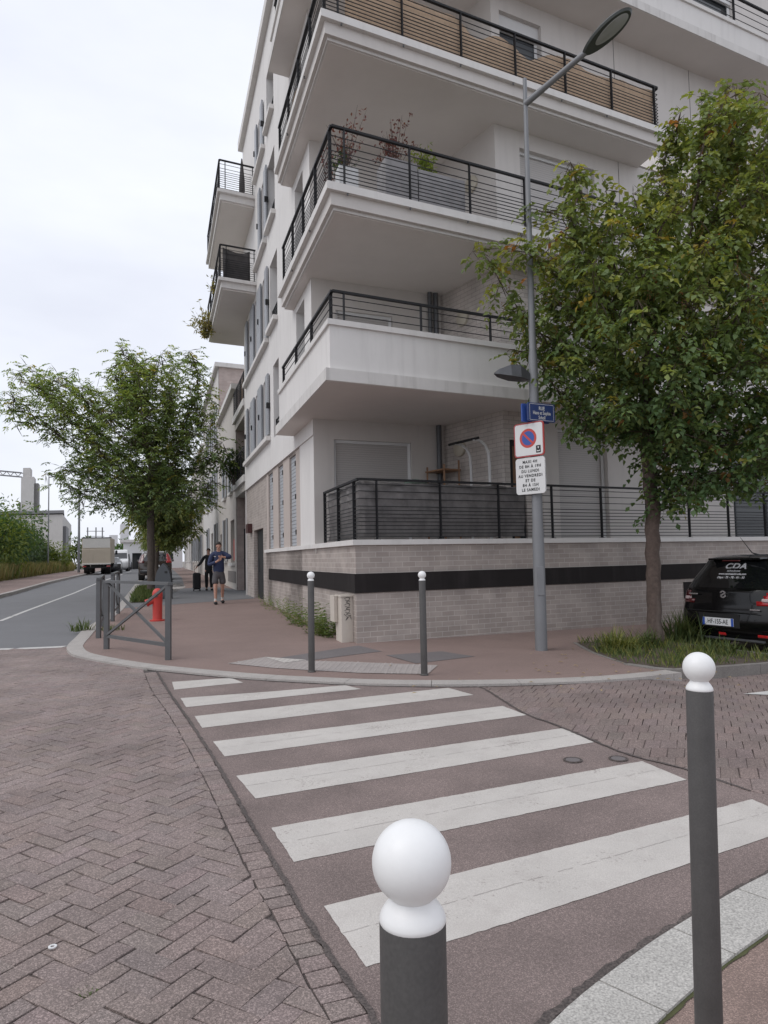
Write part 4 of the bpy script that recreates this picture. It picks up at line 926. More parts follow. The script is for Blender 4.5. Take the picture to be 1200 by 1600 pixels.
# --- pedestrian guard rails
def barrier(label, p, q, zt, cross=True, over=.06):
    p, q = np.array(p), np.array(q); o = thing('guard_rail', label, 'guard rail', (p+q)/2, 0, 'cross-braced guard rails at the kerb')
    t = (q-p)/np.linalg.norm(q-p); u = np.array([0, 0, 1.])
    for c in (p, q): MB().bar(c-u*.05, c+u*(zt-.03), .07, .07).build('post', M['lamp_rail'], o)
    MB().bar(p-t*over+u*(zt-.02), q+t*over+u*(zt-.02), .075, .04).build('top_rail', M['lamp_rail'], o)
    a, b = p+t*.035, q-t*.035
    MB().bar(a+u*.20, b+u*.20, .035, .05).build('bottom_rail', M['lamp_rail'], o)
    n = np.array([-t[1], t[0], 0])*.012
    MB().bar(a+u*(zt-.06)+n, b+u*.22+n, .03, .035).build('brace', M['lamp_rail'], o); MB().bar(a+u*.22-n, b+u*(zt-.06)-n, .03, .035).build('brace', M['lamp_rail'], o)
    return o
M['lamp_rail'] = mat('rail_grey', (.115, .118, .122), .5, metal=.25, var=.1, vscale=6)
barrier('nearest guard rail, its X facing the herringbone paving', gpt(263, 1031), gpt(166.5, 1014), 1.06, over=.05)
barrier('guard rail along the street kerb, starting behind the nearest one', gpt(154, 997), gpt(160, 979)*np.array([1, 1, 1]), 1.06)
barrier('farthest guard rail along the street kerb, left of the hydrant', gpt(176, 971), gpt(184.5, 959), 1.06)
# --- hydrant and the pointed street cabinet
hx, hy, hz_ = gpt(246, 970)
hyd = thing('fire_hydrant', 'red fire hydrant with a side outlet on the red footway', 'hydrant', (hx, hy, hz_))
mb = MB().lathe((hx, hy, hz_), [(.16, -.01), (.16, .025), (.105, .03), (.10, .05), (.105, .5), (.11, .52), (.108, .60), (.09, .66), (.05, .70), (.005, .71)], 20); mb.build('body', M['red_paint'], hyd, smooth=True)
MB().tube([(hx-.07, hy-.03, hz_+.46), (hx-.20, hy-.06, hz_+.40)], [.07, .075], 14).build('outlet', M['red_paint'], hyd, smooth=True)
MB().tube([(hx-.20, hy-.06, hz_+.40), (hx-.225, hy-.066, hz_+.388)], [.085, .08], 14).build('outlet_cap', M['red_paint'], hyd)
MB().tube([(hx-.0, hy-.10, hz_+.56), (hx-.0, hy-.125, hz_+.56)], [.045, .045], 12).build('badge', M['metal_grey'], hyd)
cx, cy, cz = gpt(256, 936)
cab = thing('pointed_cabinet', 'grey street cabinet with a pointed arch top behind the hydrant', 'cabinet', (cx, cy, cz)); vs = []
prof = [(-.26, 0), (-.26, .62), (-.24, .78), (-.19, .93), (-.11, 1.07), (0, 1.17), (.11, 1.07), (.19, .93), (.24, .78), (.26, .62), (.26, 0)]
n = len(prof); vs = [(cx+x, cy+dy, cz+z) for dy in (-.1, .1) for x, z in prof]
MB().add(vs, [tuple(range(n)), tuple(range(2*n-1, n-1, -1))]+[(i, n+i, n+(i+1) % n, (i+1) % n) for i in range(n)]).build('shell', M['metal_blue'] if 'metal_blue' in M else mat('cab_grey', (.075, .082, .092), .6), cab)
MB().box((cx+.10, cy-.103, cz+.88), (.09, .006, .07)).build('badge', M['black'], cab)
# --- cable cabinet with scribbled graffiti, against the brick corner
bx = thing('utility_cabinet', 'beige cable cabinet with black graffiti against the brick wall corner', 'cabinet', W(.55, -.2, -1.33))
mb = MB().ab(.20, .58, -.20, -.004, -1.36, -.61); mb.build('body', M['cream_box'], bx)
MB().ab(.80, .95, -.29, -.004, -.95, -.60).build('side_box', M['cream_box'], bx) if False else None
MB().ab(.44, .72, -.265, -.205, -1.02, -.60).build('meter_box', M['cream_box'], bx)
MB().ab(.18, .60, -.215, .0, -.612, -.592).build('lid', M['cream_box'], bx)
gf = MB(); fc = lambda b, z: W(.2-.004, b, z)
def stroke(pts, w=.0032):
    for (b0, z0), (b1, z1) in zip(pts, pts[1:]): gf.bar(fc(b0, z0), fc(b1, z1), w*2.2, .003) if abs(b0-b1) < 1e-6 else gf.bar(fc(b0, z0), fc(b1, z1), .003, w*2)
for k, zz in enumerate((-.64, -.74, -.83)):
    stroke([(-.15, zz), (-.11, zz+.02), (-.06, zz+.015), (-.07, zz-.03), (-.12, zz-.055), (-.07, zz-.08)]); stroke([(-.14, zz-.02), (-.05, zz-.05)])
stroke([(-.16, -.88), (-.10, -.93), (-.13, -.98), (-.05, -.9), (-.04, -.97)])
gf.build('graffiti', M['ink'], bx)
# --- small round covers in the crossing, litter
for px, py, lab in ((895, 1184, 'left one of two small round cast covers in the crossing'), (966, 1182, 'right one of two small round cast covers in the crossing')):
    q = gpt(px, py); z = RD(q[0], q[1])+.005; o = thing('valve_cover', lab, 'cover', (q[0], q[1], z), 0, 'small round covers in the crossing')
    MB().lathe((q[0], q[1], z), [(.066, -.01), (.066, .004), (.056, .004), (.055, .0)], 20).build('ring', M['joint'], o)
    MB().lathe((q[0], q[1], z), [(.050, -.01), (.050, .003), (.03, .005), (.001, .005)], 16).build('lid', M['asphalt_dark'], o)
q = gpt(82, 1477); z = RD(q[0], q[1])+.012
vs = []; fs = []; n = 20
for r_, zz in ((.016, 0), (.016, .004), (.008, .004), (.008, 0)): vs += [(q[0]+r_*math.cos(2*math.pi*k/n), q[1]+r_*math.sin(2*math.pi*k/n), z+zz) for k in range(n)]
for i in range(3):
    for k in range(n): fs.append((i*n+k, i*n+(k+1) % n, (i+1)*n+(k+1) % n, (i+1)*n+k))
tag(MB().add(vs, fs).build('washer', M['frame_white']), 'tiny white ring lying on the herringbone paving', 'litter')
# fallen leaves near the tree pit
lv = MB()
for k in range(70):
    px, py = rng.uniform(560, 1180), rng.uniform(1015, 1085)
    if rng.random() < .5: px, py = rng.gauss(960, 90), rng.gauss(1040, 18)
    q = gpt(px, min(max(py, 1008), 1100)); a = rng.uniform(0, 6.3); s_ = rng.uniform(.018, .04); z = G(q[0], q[1])+.012
    c, s1 = math.cos(a), math.sin(a); lv.add([(q[0]-s_*c, q[1]-s_*s1, z), (q[0]+s_*.4*s1, q[1]-s_*.4*c, z+.008), (q[0]+s_*c, q[1]+s_*s1, z+.003), (q[0]-s_*.4*s1, q[1]+s_*.4*c, z+.008)], [(0, 1, 2, 3)])
o = lv.build('fallen_leaves', mat('dry_leaf', (.36, .27, .14), .8, var=.35, vscale=3)); o['kind'] = 'stuff'; tag(o, 'scattered dry fallen leaves around the tree pit kerb', 'leaves')
# ================================================================== VEHICLES
def car_paint(n, col, rough=.22, coat=.8): return mat(n, col, rough, coat=coat, spec=.35)
M['car_black'] = car_paint('car_black', (.0035, .0035, .004), .2, .25); M['car_grey'] = car_paint('car_grey', (.035, .037, .042)); M['car_silver'] = car_paint('car_silver', (.30, .31, .33)); M['car_white'] = car_paint('car_white', (.68, .68, .68)); M['car_bronze'] = car_paint('car_bronze', (.055, .042, .038))
M['car_glass'] = mat('car_glass', (.008, .009, .010), .05, spec=.7, coat=.5); M['lens_red'] = mat('lens_red', (.40, .015, .018), .15, coat=.8); M['lens_dark'] = mat('lens_dark', (.10, .012, .015), .15, coat=.8)
M['lens_clear'] = mat('lens_clear', (.62, .50, .50), .2, coat=.6); M['plate_white'] = mat('plate_white', (.72, .73, .75), .4); M['eu_blue'] = mat('eu_blue', (.03, .09, .42), .4); M['chrome'] = mat('chrome', (.6, .6, .62), .2, metal=.9); M['rim'] = mat('rim', (.25, .25, .27), .35, metal=.7)
def loft(levels, n=72, ex=5.0, sub=5):
    """stack of horizontal slices (z, rear x, front x, half width, corner exponent)"""
    L = [np.array(l, float) for l in levels]; P = [L[0]]+L+[L[-1]]; D = []
    for i in range(1, len(P)-2):
        for k in range(sub):
            t = k/sub; p0, p1, p2, p3 = P[i-1:i+3]
            c = .5*((2*p1)+(-p0+p2)*t+(2*p0-5*p1+4*p2-p3)*t*t+(-p0+3*p1-3*p2+p3)*t**3); D.append(c)
    D.append(L[-1]); vs = []
    for z, xr, xf_, w, e in D:
        r = min(1.15/e, w*.6); ring = []                # rounded rectangle in plan, rear and front slightly bowed
        for k in range(12): y = -(w-r)+2*(w-r)*k/12; ring.append((xf_-.10*(y/w)**2, y))
        for k in range(8): a = math.pi/2*k/8; ring.append((xf_-.10-r+r*math.cos(a) if k else xf_-.10*((w-r)/w)**2, w-r+r*math.sin(a)))
        for k in range(16): ring.append((xf_-.10-r+(xr+.06+r-xf_+.10+r)*k/16, w))
        for k in range(8): a = math.pi/2*k/8; ring.append((xr+.06+r-r*math.sin(a), w-r+r*math.cos(a)))
        for k in range(12): y = (w-r)-2*(w-r)*k/12; ring.append((xr+.06*(abs(y)/w)**2, y))
        for k in range(8): a = math.pi/2*k/8; ring.append((xr+.06+r-r*math.cos(a), -(w-r)-r*math.sin(a)))
        for k in range(16): ring.append((xr+.06+r+(xf_-.10-r-xr-.06-r)*k/16, -w))
        for k in range(8): a = math.pi/2*k/8; ring.append((xf_-.10-r+r*math.sin(a), -w+r-r*math.cos(a)))
        n = len(ring); vs += [(x_, y_, z) for x_, y_ in ring]
    return D, vs, n
def car(label, cat, levels, paint, loc, rz, zb, zr, wheels, wr=.31, group=None, glass=None, name='parked_car', lights=None):
    D, vs, n = loft(levels); o = thing(name, label, cat, loc, rz, group); body = MB(); win = {'rear_window': MB(), 'side_window': MB(), 'windscreen': MB()}; lamps = {1: MB(), -1: MB()}
    body.v = list(vs); rows = len(D)
    for m_ in list(win.values())+list(lamps.values()): m_.v = list(vs)
    for i in range(rows-1):
        z = (D[i][0]+D[i+1][0])/2
        for k in range(n):
            f = (i*n+k, i*n+(k+1) % n, (i+1)*n+(k+1) % n, (i+1)*n+k); a = (2*math.pi*(k+1)/n) % (2*math.pi)
            c = np.mean([vs[q] for q in f], axis=0); u = (c[0]-D[i][1])/(D[i][2]-D[i][1]); dst = body
            hw = D[i][3]
            if zb < z < zr:
                if abs(c[1]) < hw*.86 and u < .2: dst = win['rear_window']
                elif abs(c[1]) < hw*.88 and u > .8: dst = win['windscreen']
                elif abs(c[1]) > hw*.93 and .14 < u < .86 and not (.50 < u < .53): dst = win['side_window']
            if lights and lights[0] < z < lights[1] and abs(c[1]) > lights[2]+lights[4]*(z-lights[0]) and c[0] < lights[3]: dst = lamps[1 if c[1] > 0 else -1]
            dst.f.append(f)
    body.f += [tuple((rows-1)*n+k for k in range(n)), tuple(range(n-1, -1, -1))]
    def strip(mb_):
        used = sorted({i for f in mb_.f for i in f}); mp_ = {u: i for i, u in enumerate(used)}; mb_.v = [mb_.v[u] for u in used]; mb_.f = [tuple(mp_[i] for i in f) for f in mb_.f]; return mb_
    strip(body).build('body', paint, o, smooth=True, world=False)
    for k_, m_ in win.items():
        if m_.f: strip(m_).build(k_, glass or M['car_glass'], o, smooth=True, world=False)
    for sgn, m_ in lamps.items():
        if m_.f:
            strip(m_); ctr = np.array([1.2, 0, m_.v[0][2]]); m_.v = [tuple(np.array(p)+.012*(np.array(p)-ctr)/np.linalg.norm(np.array(p)-ctr)) for p in m_.v]
            lo_ = m_.build('tail_light', M['lens_red' if sgn < 0 else 'lens_dark'], o, smooth=True, world=False); sd2 = lo_.modifiers.new('t', 'SOLIDIFY'); sd2.thickness = .02; sd2.offset = -1
    W_ = max(l[3] for l in levels)
    for x in wheels:
        for s in (-1, 1):
            y = s*(W_-.085)
            MB().tube([(x, s*(W_-.30), wr+.03), (x, s*(W_-.004), wr+.03)], wr+.055, 20).build('wheel_arch', M['black'], o, world=False)
            wl = MB().tube([(x, y-s*.11, wr), (x, y+s*.088, wr)], wr, 24).build('wheel', M['rubber'], o, smooth=True, world=False)
            MB().tube([(x, y+s*.06, wr), (x, y+s*.094, wr)], wr*.64, 14).build('rim', M['rim'], wl, world=False)
    return o
def lbox(o, name, c, sz, m_, bev=.008, parent=None): return MB().box(c, sz, 0, min(bev, min(sz)*.45)).build(name, m_, parent or o, smooth=False, world=False)
HB = [(.20, .16, 3.70, .72, 4), (.30, .05, 3.82, .80, 5), (.45, .0, 3.86, .845, 5), (.60, .005, 3.86, .865, 5), (.76, .06, 3.82, .868, 5), (.90, .085, 3.72, .855, 4.5), (.955, .10, 3.2, .845, 4.5), (1.0, .13, 2.95, .82, 6), (1.15, .23, 2.6, .75, 7), (1.32, .36, 2.25, .665, 8), (1.42, .42, 2.05, .61, 9), (1.47, .55, 1.9, .55, 6), (1.49, .75, 1.75, .46, 3)]
ang = math.atan2(dB[1], dB[0])
rl = gpt(1062, 1000)
lp = np.array([4.62, 11.44]); lr = lp+np.array([dB[1], -dB[0]])*1.74; cm = (lp+lr)/2; zc = RD(cm[0]+.5, cm[1])
hb = car('shiny black hatchback parked behind the tree pit, rear towards us', 'car', HB, M['car_black'], (cm[0], cm[1], zc-.0), ang, 1.0, 1.385, (.68, 3.05), lights=(.775, .95, .55, .45, .6))
# details of the tailgate (x = 0 is the rearmost point, y positive is the left side)
lbox(hb, 'spoiler', (.42, 0, 1.43), (.20, .90, .03), M['car_black'], .015)
lbox(hb, 'brake_light', (.285, 0, 1.405), (.02, .3, .018), M['lens_dark'], .004)
pl = lbox(hb, 'number_plate', (-.012, 0.05, .50), (.012, .53, .115), M['plate_white'], .003)
mi_ = xf(hb)
def car_pt(o, x, y, z): return np.array(xf(o) @ Vector((x, y, z)))
ux = -np.array(xf(hb).to_3x3() @ Vector((0, 1, 0))); uzv = np.array([0, 0, 1.])
text_part('HF-155-AE', .098, car_pt(hb, -.019, .05, .50), ux, uzv, M['ink'], pl, sx=.80, bold=.0012)
for s in (1, -1): lbox(hb, 'plate_band', (-.0185, .05+s*.245, .50), (.002, .04, .113), M['eu_blue'], .0005, pl)
lbox(hb, 'plate_recess', (.006, .05, .52), (.012, .70, .20), M['black'], .003)
for s in (1, -1):
    lbox(hb, 'reversing_lens', (.125, s*.655, .835), (.05, .13, .05), M['lens_clear'], .012)
    lbox(hb, 'reflector', (.012, s*.66, .335), (.03, .16, .04), M['lens_red'], .008)
lbox(hb, 'fog_light', (.045, .02, .325), (.04, .13, .055), M['lens_red'], .012)
lbox(hb, 'bumper_lip', (.055, 0, .25), (.06, 1.3, .035), M['metal_grey'], .01); lbox(hb, 'bumper_crease', (.0, 0, .655), (.012, 1.2, .012), M['black'], .003)
for s in (1, -1): lbox(hb, 'trim_badge', (.055, s*.52, .70 if s < 0 else .90), (.012, .16, .022), M['chrome'], .003)
eb = MB(); z0 = .905
for (y0, z0_), (y1, z1_) in zip([(.045, .93), (.0, .955), (-.045, .93), (.045, .885), (0, .855), (-.045, .885)], [(.0, .955), (-.045, .93), (.045, .885), (.0, .855), (-.045, .885), (-.03, .9)]): eb.bar((.070, y0, z0_), (.070, y1, z1_), .02, .02)
eb.build('emblem', M['chrome'], hb, world=False)
MB().tube([(.95, 0, 1.475), (.80, .02, 1.52), (.60, .06, 1.76)], [.02, .008, .003], 6).build('aerial', M['black'], hb, world=False)
gn = Vector((.115, 0, 1.0)).normalized()
gu = np.array(xf(hb).to_3x3() @ Vector((.46, 0, 1.)).normalized())
def gl(z): return -.0+np.interp(z, [1.0, 1.15, 1.32, 1.42], [.13, .23, .36, .42])-.006
WT = mat('window_letter', (.6, .6, .62), .6)
def glass_text(tx, z, size, **k): text_part(tx, size, car_pt(hb, gl(z), -.02, z), ux, gu, WT, hb, name='window_lettering', **k)
glass_text('CDA', 1.318, .125, sx=1.35, bold=.004, shear=.25, spacing=1.05); glass_text('AUTO-ÉCOLE', 1.248, .030, sx=1.2, bold=.001, shear=.2)
glass_text('www.centreauto-cda.com', 1.205, .046, sx=.98, bold=.0015, shear=.25); glass_text('Dépt : 75 - 78 - 91 - 92', 1.152, .050, sx=.98, bold=.0015, shear=.25)
# --- cars on the street
street = math.atan2(dA[1], dA[0])
SUVL = [(.28, .2, 4.5, .78, 4), (.42, .02, 4.68, .88, 6), (.75, .0, 4.7, .91, 6), (.95, .04, 4.65, .905, 6), (1.08, .09, 4.5, .89, 6), (1.13, .12, 3.9, .87, 5), (1.35, .26, 3.3, .80, 5), (1.52, .36, 2.95, .72, 5), (1.62, .48, 2.7, .66, 4), (1.66, .7, 2.4, .6, 4)]
a, b = gpt(219, 907.5), gpt(266, 906.5); c = (a+b)/2
suv = car('dark estate SUV parked beyond the street tree, tailgate facing us', 'car', SUVL, M['car_bronze'], c, street, 1.1, 1.52, (.9, 3.6), .35, lights=(.98, 1.5, .60, .55, .0))
for s in (1, -1):
    lbox(suv, 'roof_rail', (1.6, s*.60, 1.68), (2.0, .04, .04), M['chrome'], .01)
    lbox(suv, 'door_mirror', (3.05, s*.98, 1.12), (.12, .18, .14), M['car_bronze'], .03)
pl = lbox(suv, 'number_plate', (-.012, 0, .82), (.015, .5, .11), M['plate_white'], .003); lbox(suv, 'bumper', (-.03, 0, .52), (.1, 1.65, .14), M['car_grey'], .03); lbox(suv, 'bumper_strip', (-.085, 0, .56), (.012, 1.4, .03), M['car_silver'], .003)
HB2 = [(z, xr, xf_, w*.99, e) for z, xr, xf_, w, e in HB]
VAN = [(.3, .1, 5.2, .85, 5), (.5, .0, 5.4, .96, 6), (1.0, .0, 5.42, .985, 7), (1.25, .02, 5.1, .98, 7), (1.35, .03, 4.8, .965, 7), (1.8, .06, 4.3, .92, 7), (2.2, .10, 3.95, .87, 6), (2.33, .2, 3.7, .80, 5)]
# oncoming/parked queue on the far side, their fronts or rears small in the picture
def road_pt(px, py): return gpt(px, py)
fr_ = street+math.pi
van = car('white van parked right behind the box truck', 'van', VAN, M['car_white'], at_y(190, 887, 78)*np.array([1, 1, 0])+np.array([0, 0, .60]), fr_, 1.35, 1.95, (1.0, 4.2), .36, name='parked_van')
van.location = at_y(189, 888, 80)*np.array([1, 1, 0])+np.array([0, 0, G(0, 72)-.05])
sed = car('small dark car standing directly right of the truck', 'car', HB2, M['car_grey'], (0, 0, 0), fr_, 1.0, 1.39, (.68, 3.05), .31, 'cars parked along the far side')
sed.location = at_y(177, 888, 68)*np.array([1, 1, 0])+np.array([0, 0, G(0, 60)-.05])
for (px, Y, lab, pt) in ((195.5, 92, 'silver hatchback right of the white van, second in the line', 'car_silver'), (200.5, 102, 'black hatchback third in the line right of the van', 'car_black'), (206, 116, 'pale grey car farther down the line of parked cars', 'car_silver'), (211, 132, 'dark car at the far end of the parked line', 'car_grey')):
    c = dup(sed, at_y(px, 886, Y)*np.array([1, 1, 0])+np.array([0, 0, G(0, Y)-.05]), None, lab)
    for ch in c.children:
        if ch.name.startswith('body'): ch.data = ch.data.copy(); ch.data.materials.clear(); ch.data.materials.append(M[pt])
# --- box truck seen from behind
a, b = gpt(131, 897.5), gpt(170, 896.5); c = (a+b)/2; trk = thing('box_truck', 'cream box truck parked on the far side, seen from behind', 'truck', c, street)
TR = mat('truck_cream', (.46, .40, .32), .55, var=.06, vscale=1.5, dirt=.2); TL = mat('truck_pale', (.60, .585, .55), .5, var=.05)
lbox(trk, 'cargo_box', (2.6, 0, 1.98), (5.2, 2.3, 2.2), TR, .03); lbox(trk, 'tail_lift', (-.05, 0, 1.50), (.08, 2.26, 1.25), TR, .02); lbox(trk, 'upper_door', (-.012, 0, 2.62), (.03, 2.16, .82), TL, .01)
lbox(trk, 'roof_edge', (.0, 0, 3.08), (.1, 2.36, .07), M['metal_grey'], .01); lbox(trk, 'tail_lift_edge', (-.08, 0, .86), (.16, 2.3, .12), TL, .02)
lbox(trk, 'underrun_bar', (.1, 0, .56), (.1, 2.0, .14), M['black'], .02); lbox(trk, 'chassis', (2.9, 0, .72), (5.6, .9, .24), M['black'], .02)
lbox(trk, 'cab', (6.2, 0, 1.45), (1.8, 2.1, 1.9), M['car_white'], .12)
for s in (1, -1):
    lbox(trk, 'tail_light', (-.03, s*.95, .66), (.06, .3, .12), M['lens_red'], .01); lbox(trk, 'door_mirror', (6.9, s*1.2, 1.9), (.1, .2, .4), M['black'], .03)
    for x in (1.2, 6.1): MB().tube([(x, s*.62, .42), (x, s*1.06, .42)], .42, 18).build('wheel', M['rubber'], trk, world=False)
# ================================================================== PEOPLE
M['skin'] = mat('skin', (.48, .27, .20), .55, var=.05, vscale=20); M['navy'] = mat('navy', (.022, .033, .085), .75, var=.15, vscale=9); M['navy_dark'] = mat('navy_dark', (.016, .022, .05), .75, var=.1, vscale=9)
M['shorts'] = mat('shorts', (.085, .08, .085), .85, var=.12, vscale=9); M['hair_dark'] = mat('hair_dark', (.02, .014, .011), .7, bump=.4, bscale=80); M['coat_black'] = mat('coat_black', (.013, .013, .015), .8, var=.15, vscale=8)
M['shoe'] = mat('shoe', (.012, .012, .013), .6); M['sock'] = mat('sock', (.55, .53, .5), .8)
def skin(name, pts, edges, m_, parent, sub=2, root=0):
    names = list(pts); me = bpy.data.meshes.new(name); me.from_pydata([pts[k][0] for k in names], [(names.index(a), names.index(b)) for a, b in edges], []); me.update()
    o = bpy.data.objects.new(name, me); COL.objects.link(o); o.parent = parent
    md = o.modifiers.new('skin', 'SKIN'); md.use_smooth_shade = True; md.branch_smoothing = .3
    for i, k in enumerate(names):
        r = pts[k][1]; r = r if hasattr(r, '__len__') else (r, r); me.skin_vertices[0].data[i].radius = r; me.skin_vertices[0].data[i].use_root = (i == root)
    sd_ = o.modifiers.new('sub', 'SUBSURF'); sd_.levels = sub; sd_.render_levels = sub
    me.materials.append(m_); return o
def chain(*ks): return list(zip(ks, ks[1:]))
def hand(pts, edges, wrist, pname, d, side, s=1.):
    """palm with five separate bent fingers; d = pointing direction, side = thumb side"""
    d = Vector(d).normalized(); sd_ = Vector(side).normalized(); n = d.cross(sd_); w_ = Vector(wrist)
    pts[pname+'palm'] = (tuple(w_+d*.055*s), (.020*s, .034*s)); edges.append((pname+'wr', pname+'palm'))
    for i, (off, ln) in enumerate(((.027, .072), (.009, .082), (-.010, .076), (-.027, .058))):
        b = w_+d*.085*s+sd_*off*s; k1 = b+d*ln*.5*s; k2 = k1+(d*.6+n*.6).normalized()*ln*.5*s
        pts[f'{pname}f{i}a'] = (tuple(b), .0095*s); pts[f'{pname}f{i}b'] = (tuple(k1), .009*s); pts[f'{pname}f{i}c'] = (tuple(k2), .0075*s)
        edges += [(pname+'palm', f'{pname}f{i}a'), (f'{pname}f{i}a', f'{pname}f{i}b'), (f'{pname}f{i}b', f'{pname}f{i}c')]
    t0 = w_+d*.035*s+sd_*.034*s; t1 = t0+(d*.7+sd_*.5).normalized()*.05*s
    pts[pname+'ta'] = (tuple(t0), .011*s); pts[pname+'tb'] = (tuple(t1), .009*s); edges += [(pname+'palm', pname+'ta'), (pname+'ta', pname+'tb')]
def head_parts(o, zc, hair_m, back=False, yoff=0., s=1.):
    h = MB(); n = 18; prof = []
    vs = []; fs = []
    for i in range(7):                               # hair cap: upper half shell of the skull, lower at the back
        a = i/6*math.pi*.60
        for k in range(n):
            t = 2*math.pi*k/n; fr = max(0, -math.sin(t)); aa = a*(1-.36*fr) if not back else a*(1.12 if fr < .2 else 1.)
            vs.append((s*.083*math.sin(aa)*math.cos(t), yoff+s*.102*math.sin(aa)*math.sin(t)+.004, zc+.035+s*.098*math.cos(aa)))
    for i in range(6):
        for k in range(n): fs.append((i*n+k, i*n+(k+1) % n, (i+1)*n+(k+1) % n, (i+1)*n+k))
    hh = h.add(vs, fs).build('hair', hair_m, o, smooth=True, world=False); md = hh.modifiers.new('t', 'SOLIDIFY'); md.thickness = .012; md.offset = 1
def person_front():
    o = thing('person', 'man in navy jacket and grey shorts walking towards us on the footway', 'person', gpt(342, 943.5), .30)
    P = {'pelvis': ((0, .0, .95), (.125, .10)), 'waist': ((0, 0, 1.10), (.125, .09)), 'chest': ((0, .0, 1.30), (.15, .105)), 'collar': ((0, .005, 1.455), (.08, .07)), 'neck': ((0, -.005, 1.53), .052), 'jaw': ((0, -.028, 1.59), (.062, .07)), 'brow': ((0, -.012, 1.68), (.074, .088)), 'top': ((0, .0, 1.735), (.058, .07)), 'nose': ((0, -.118, 1.645), .012),
         'earR': ((.080, .0, 1.648), (.012, .02)), 'earL': ((-.080, .0, 1.648), (.012, .02)),
         'shR': ((.185, 0, 1.415), .062), 'elR': ((.33, -.10, 1.33), .045), 'Rwr': ((.12, -.27, 1.335), .030), 'shL': ((-.185, 0, 1.415), .062), 'elL': ((-.27, -.03, 1.12), .045), 'Lwr': ((-.06, -.27, 1.22), .030),
         'hipR': ((.095, 0, .90), .095), 'knR': ((.11, .02, .50), .056), 'caR': ((.11, .10, .34), .052), 'anR': ((.115, .20, .13), .036), 'toR': ((.12, .10, .045), .036), 'hipL': ((-.095, 0, .90), .095), 'knL': ((-.10, -.10, .50), .056), 'caL': ((-.10, -.10, .36), .054), 'anL': ((-.10, -.12, .09), .036), 'toL': ((-.105, -.27, .035), .034)}
    E = chain('pelvis', 'waist', 'chest', 'collar', 'neck', 'jaw', 'brow', 'top')+[('brow', 'earR'), ('brow', 'earL'), ('jaw', 'nose')]+chain('collar', 'shR', 'elR', 'Rwr')+chain('collar', 'shL', 'elL', 'Lwr')+chain('pelvis', 'hipR', 'knR', 'caR', 'anR', 'toR')+chain('pelvis', 'hipL', 'knL', 'caL', 'anL', 'toL')
    hand(P, E, P['Rwr'][0], 'R', (-1, -.25, .12), (0, -.3, 1)); hand(P, E, P['Lwr'][0], 'L', (.8, -.35, .5), (0, -.4, 1))
    skin('body', P, E, M['skin'], o)
    J = {'hem': ((0, 0, .79), (.175, .135)), 'w': ((0, 0, 1.06), (.172, .13)), 'c': ((0, 0, 1.29), (.19, .135)), 'co': ((0, .005, 1.45), (.11, .095)), 'nk': ((0, 0, 1.565), (.072, .075)), 'sR': ((.185, 0, 1.415), .085), 'eR': ((.335, -.10, 1.33), .068), 'wR': ((.15, -.245, 1.335), .05), 'sL': ((-.185, 0, 1.415), .085), 'eL': ((-.275, -.03, 1.12), .066), 'wL': ((-.09, -.245, 1.205), .05)}
    skin('jacket', J, chain('hem', 'w', 'c', 'co', 'nk')+chain('co', 'sR', 'eR', 'wR')+chain('co', 'sL', 'eL', 'wL'), M['navy'], o)
    S = {'wb': ((0, 0, 1.02), (.15, .115)), 'cr': ((0, 0, .87), (.14, .115)), 'R1': ((.10, .0, .80), .105), 'R2': ((.115, .01, .545), .10), 'L1': ((-.10, -.02, .80), .105), 'L2': ((-.105, -.085, .545), .10)}
    skin('shorts', S, chain('wb', 'cr', 'R1', 'R2')+chain('cr', 'L1', 'L2'), M['shorts'], o)
    for s, (x, y, z) in (('R', (.118, .155, .055)), ('L', (-.104, -.185, .04))):
        MB().box((x, y-.01, z), (.10, .28, .085), 0, .03).build('shoe', M['shoe'], o, world=False)
    MB().tube([(-.10, -.12, .08), (-.10, -.115, .16)], [.045, .042], 12).build('sock', M['sock'], o, world=False); MB().tube([(.115, .19, .11), (.113, .17, .18)], [.045, .042], 12).build('sock', M['sock'], o, world=False)
    head_parts(o, 1.66, M['hair_dark'])
    for s in (-1, 1): MB().lathe((s*.03, -.094, 1.655), [(.0004, -.007), (.008, 0), (.0004, .007)], 8).build('eye', M['black'], o, world=False)
    MB().box((0, -.093, 1.598), (.045, .012, .008)).build('mouth', mat('lip', (.3, .11, .1), .5), o, world=False)
    MB().box((-.115, -.128, 1.36), (.055, .01, .022), .2).build('chest_mark', M['sign_white'], o, world=False)
person_front()
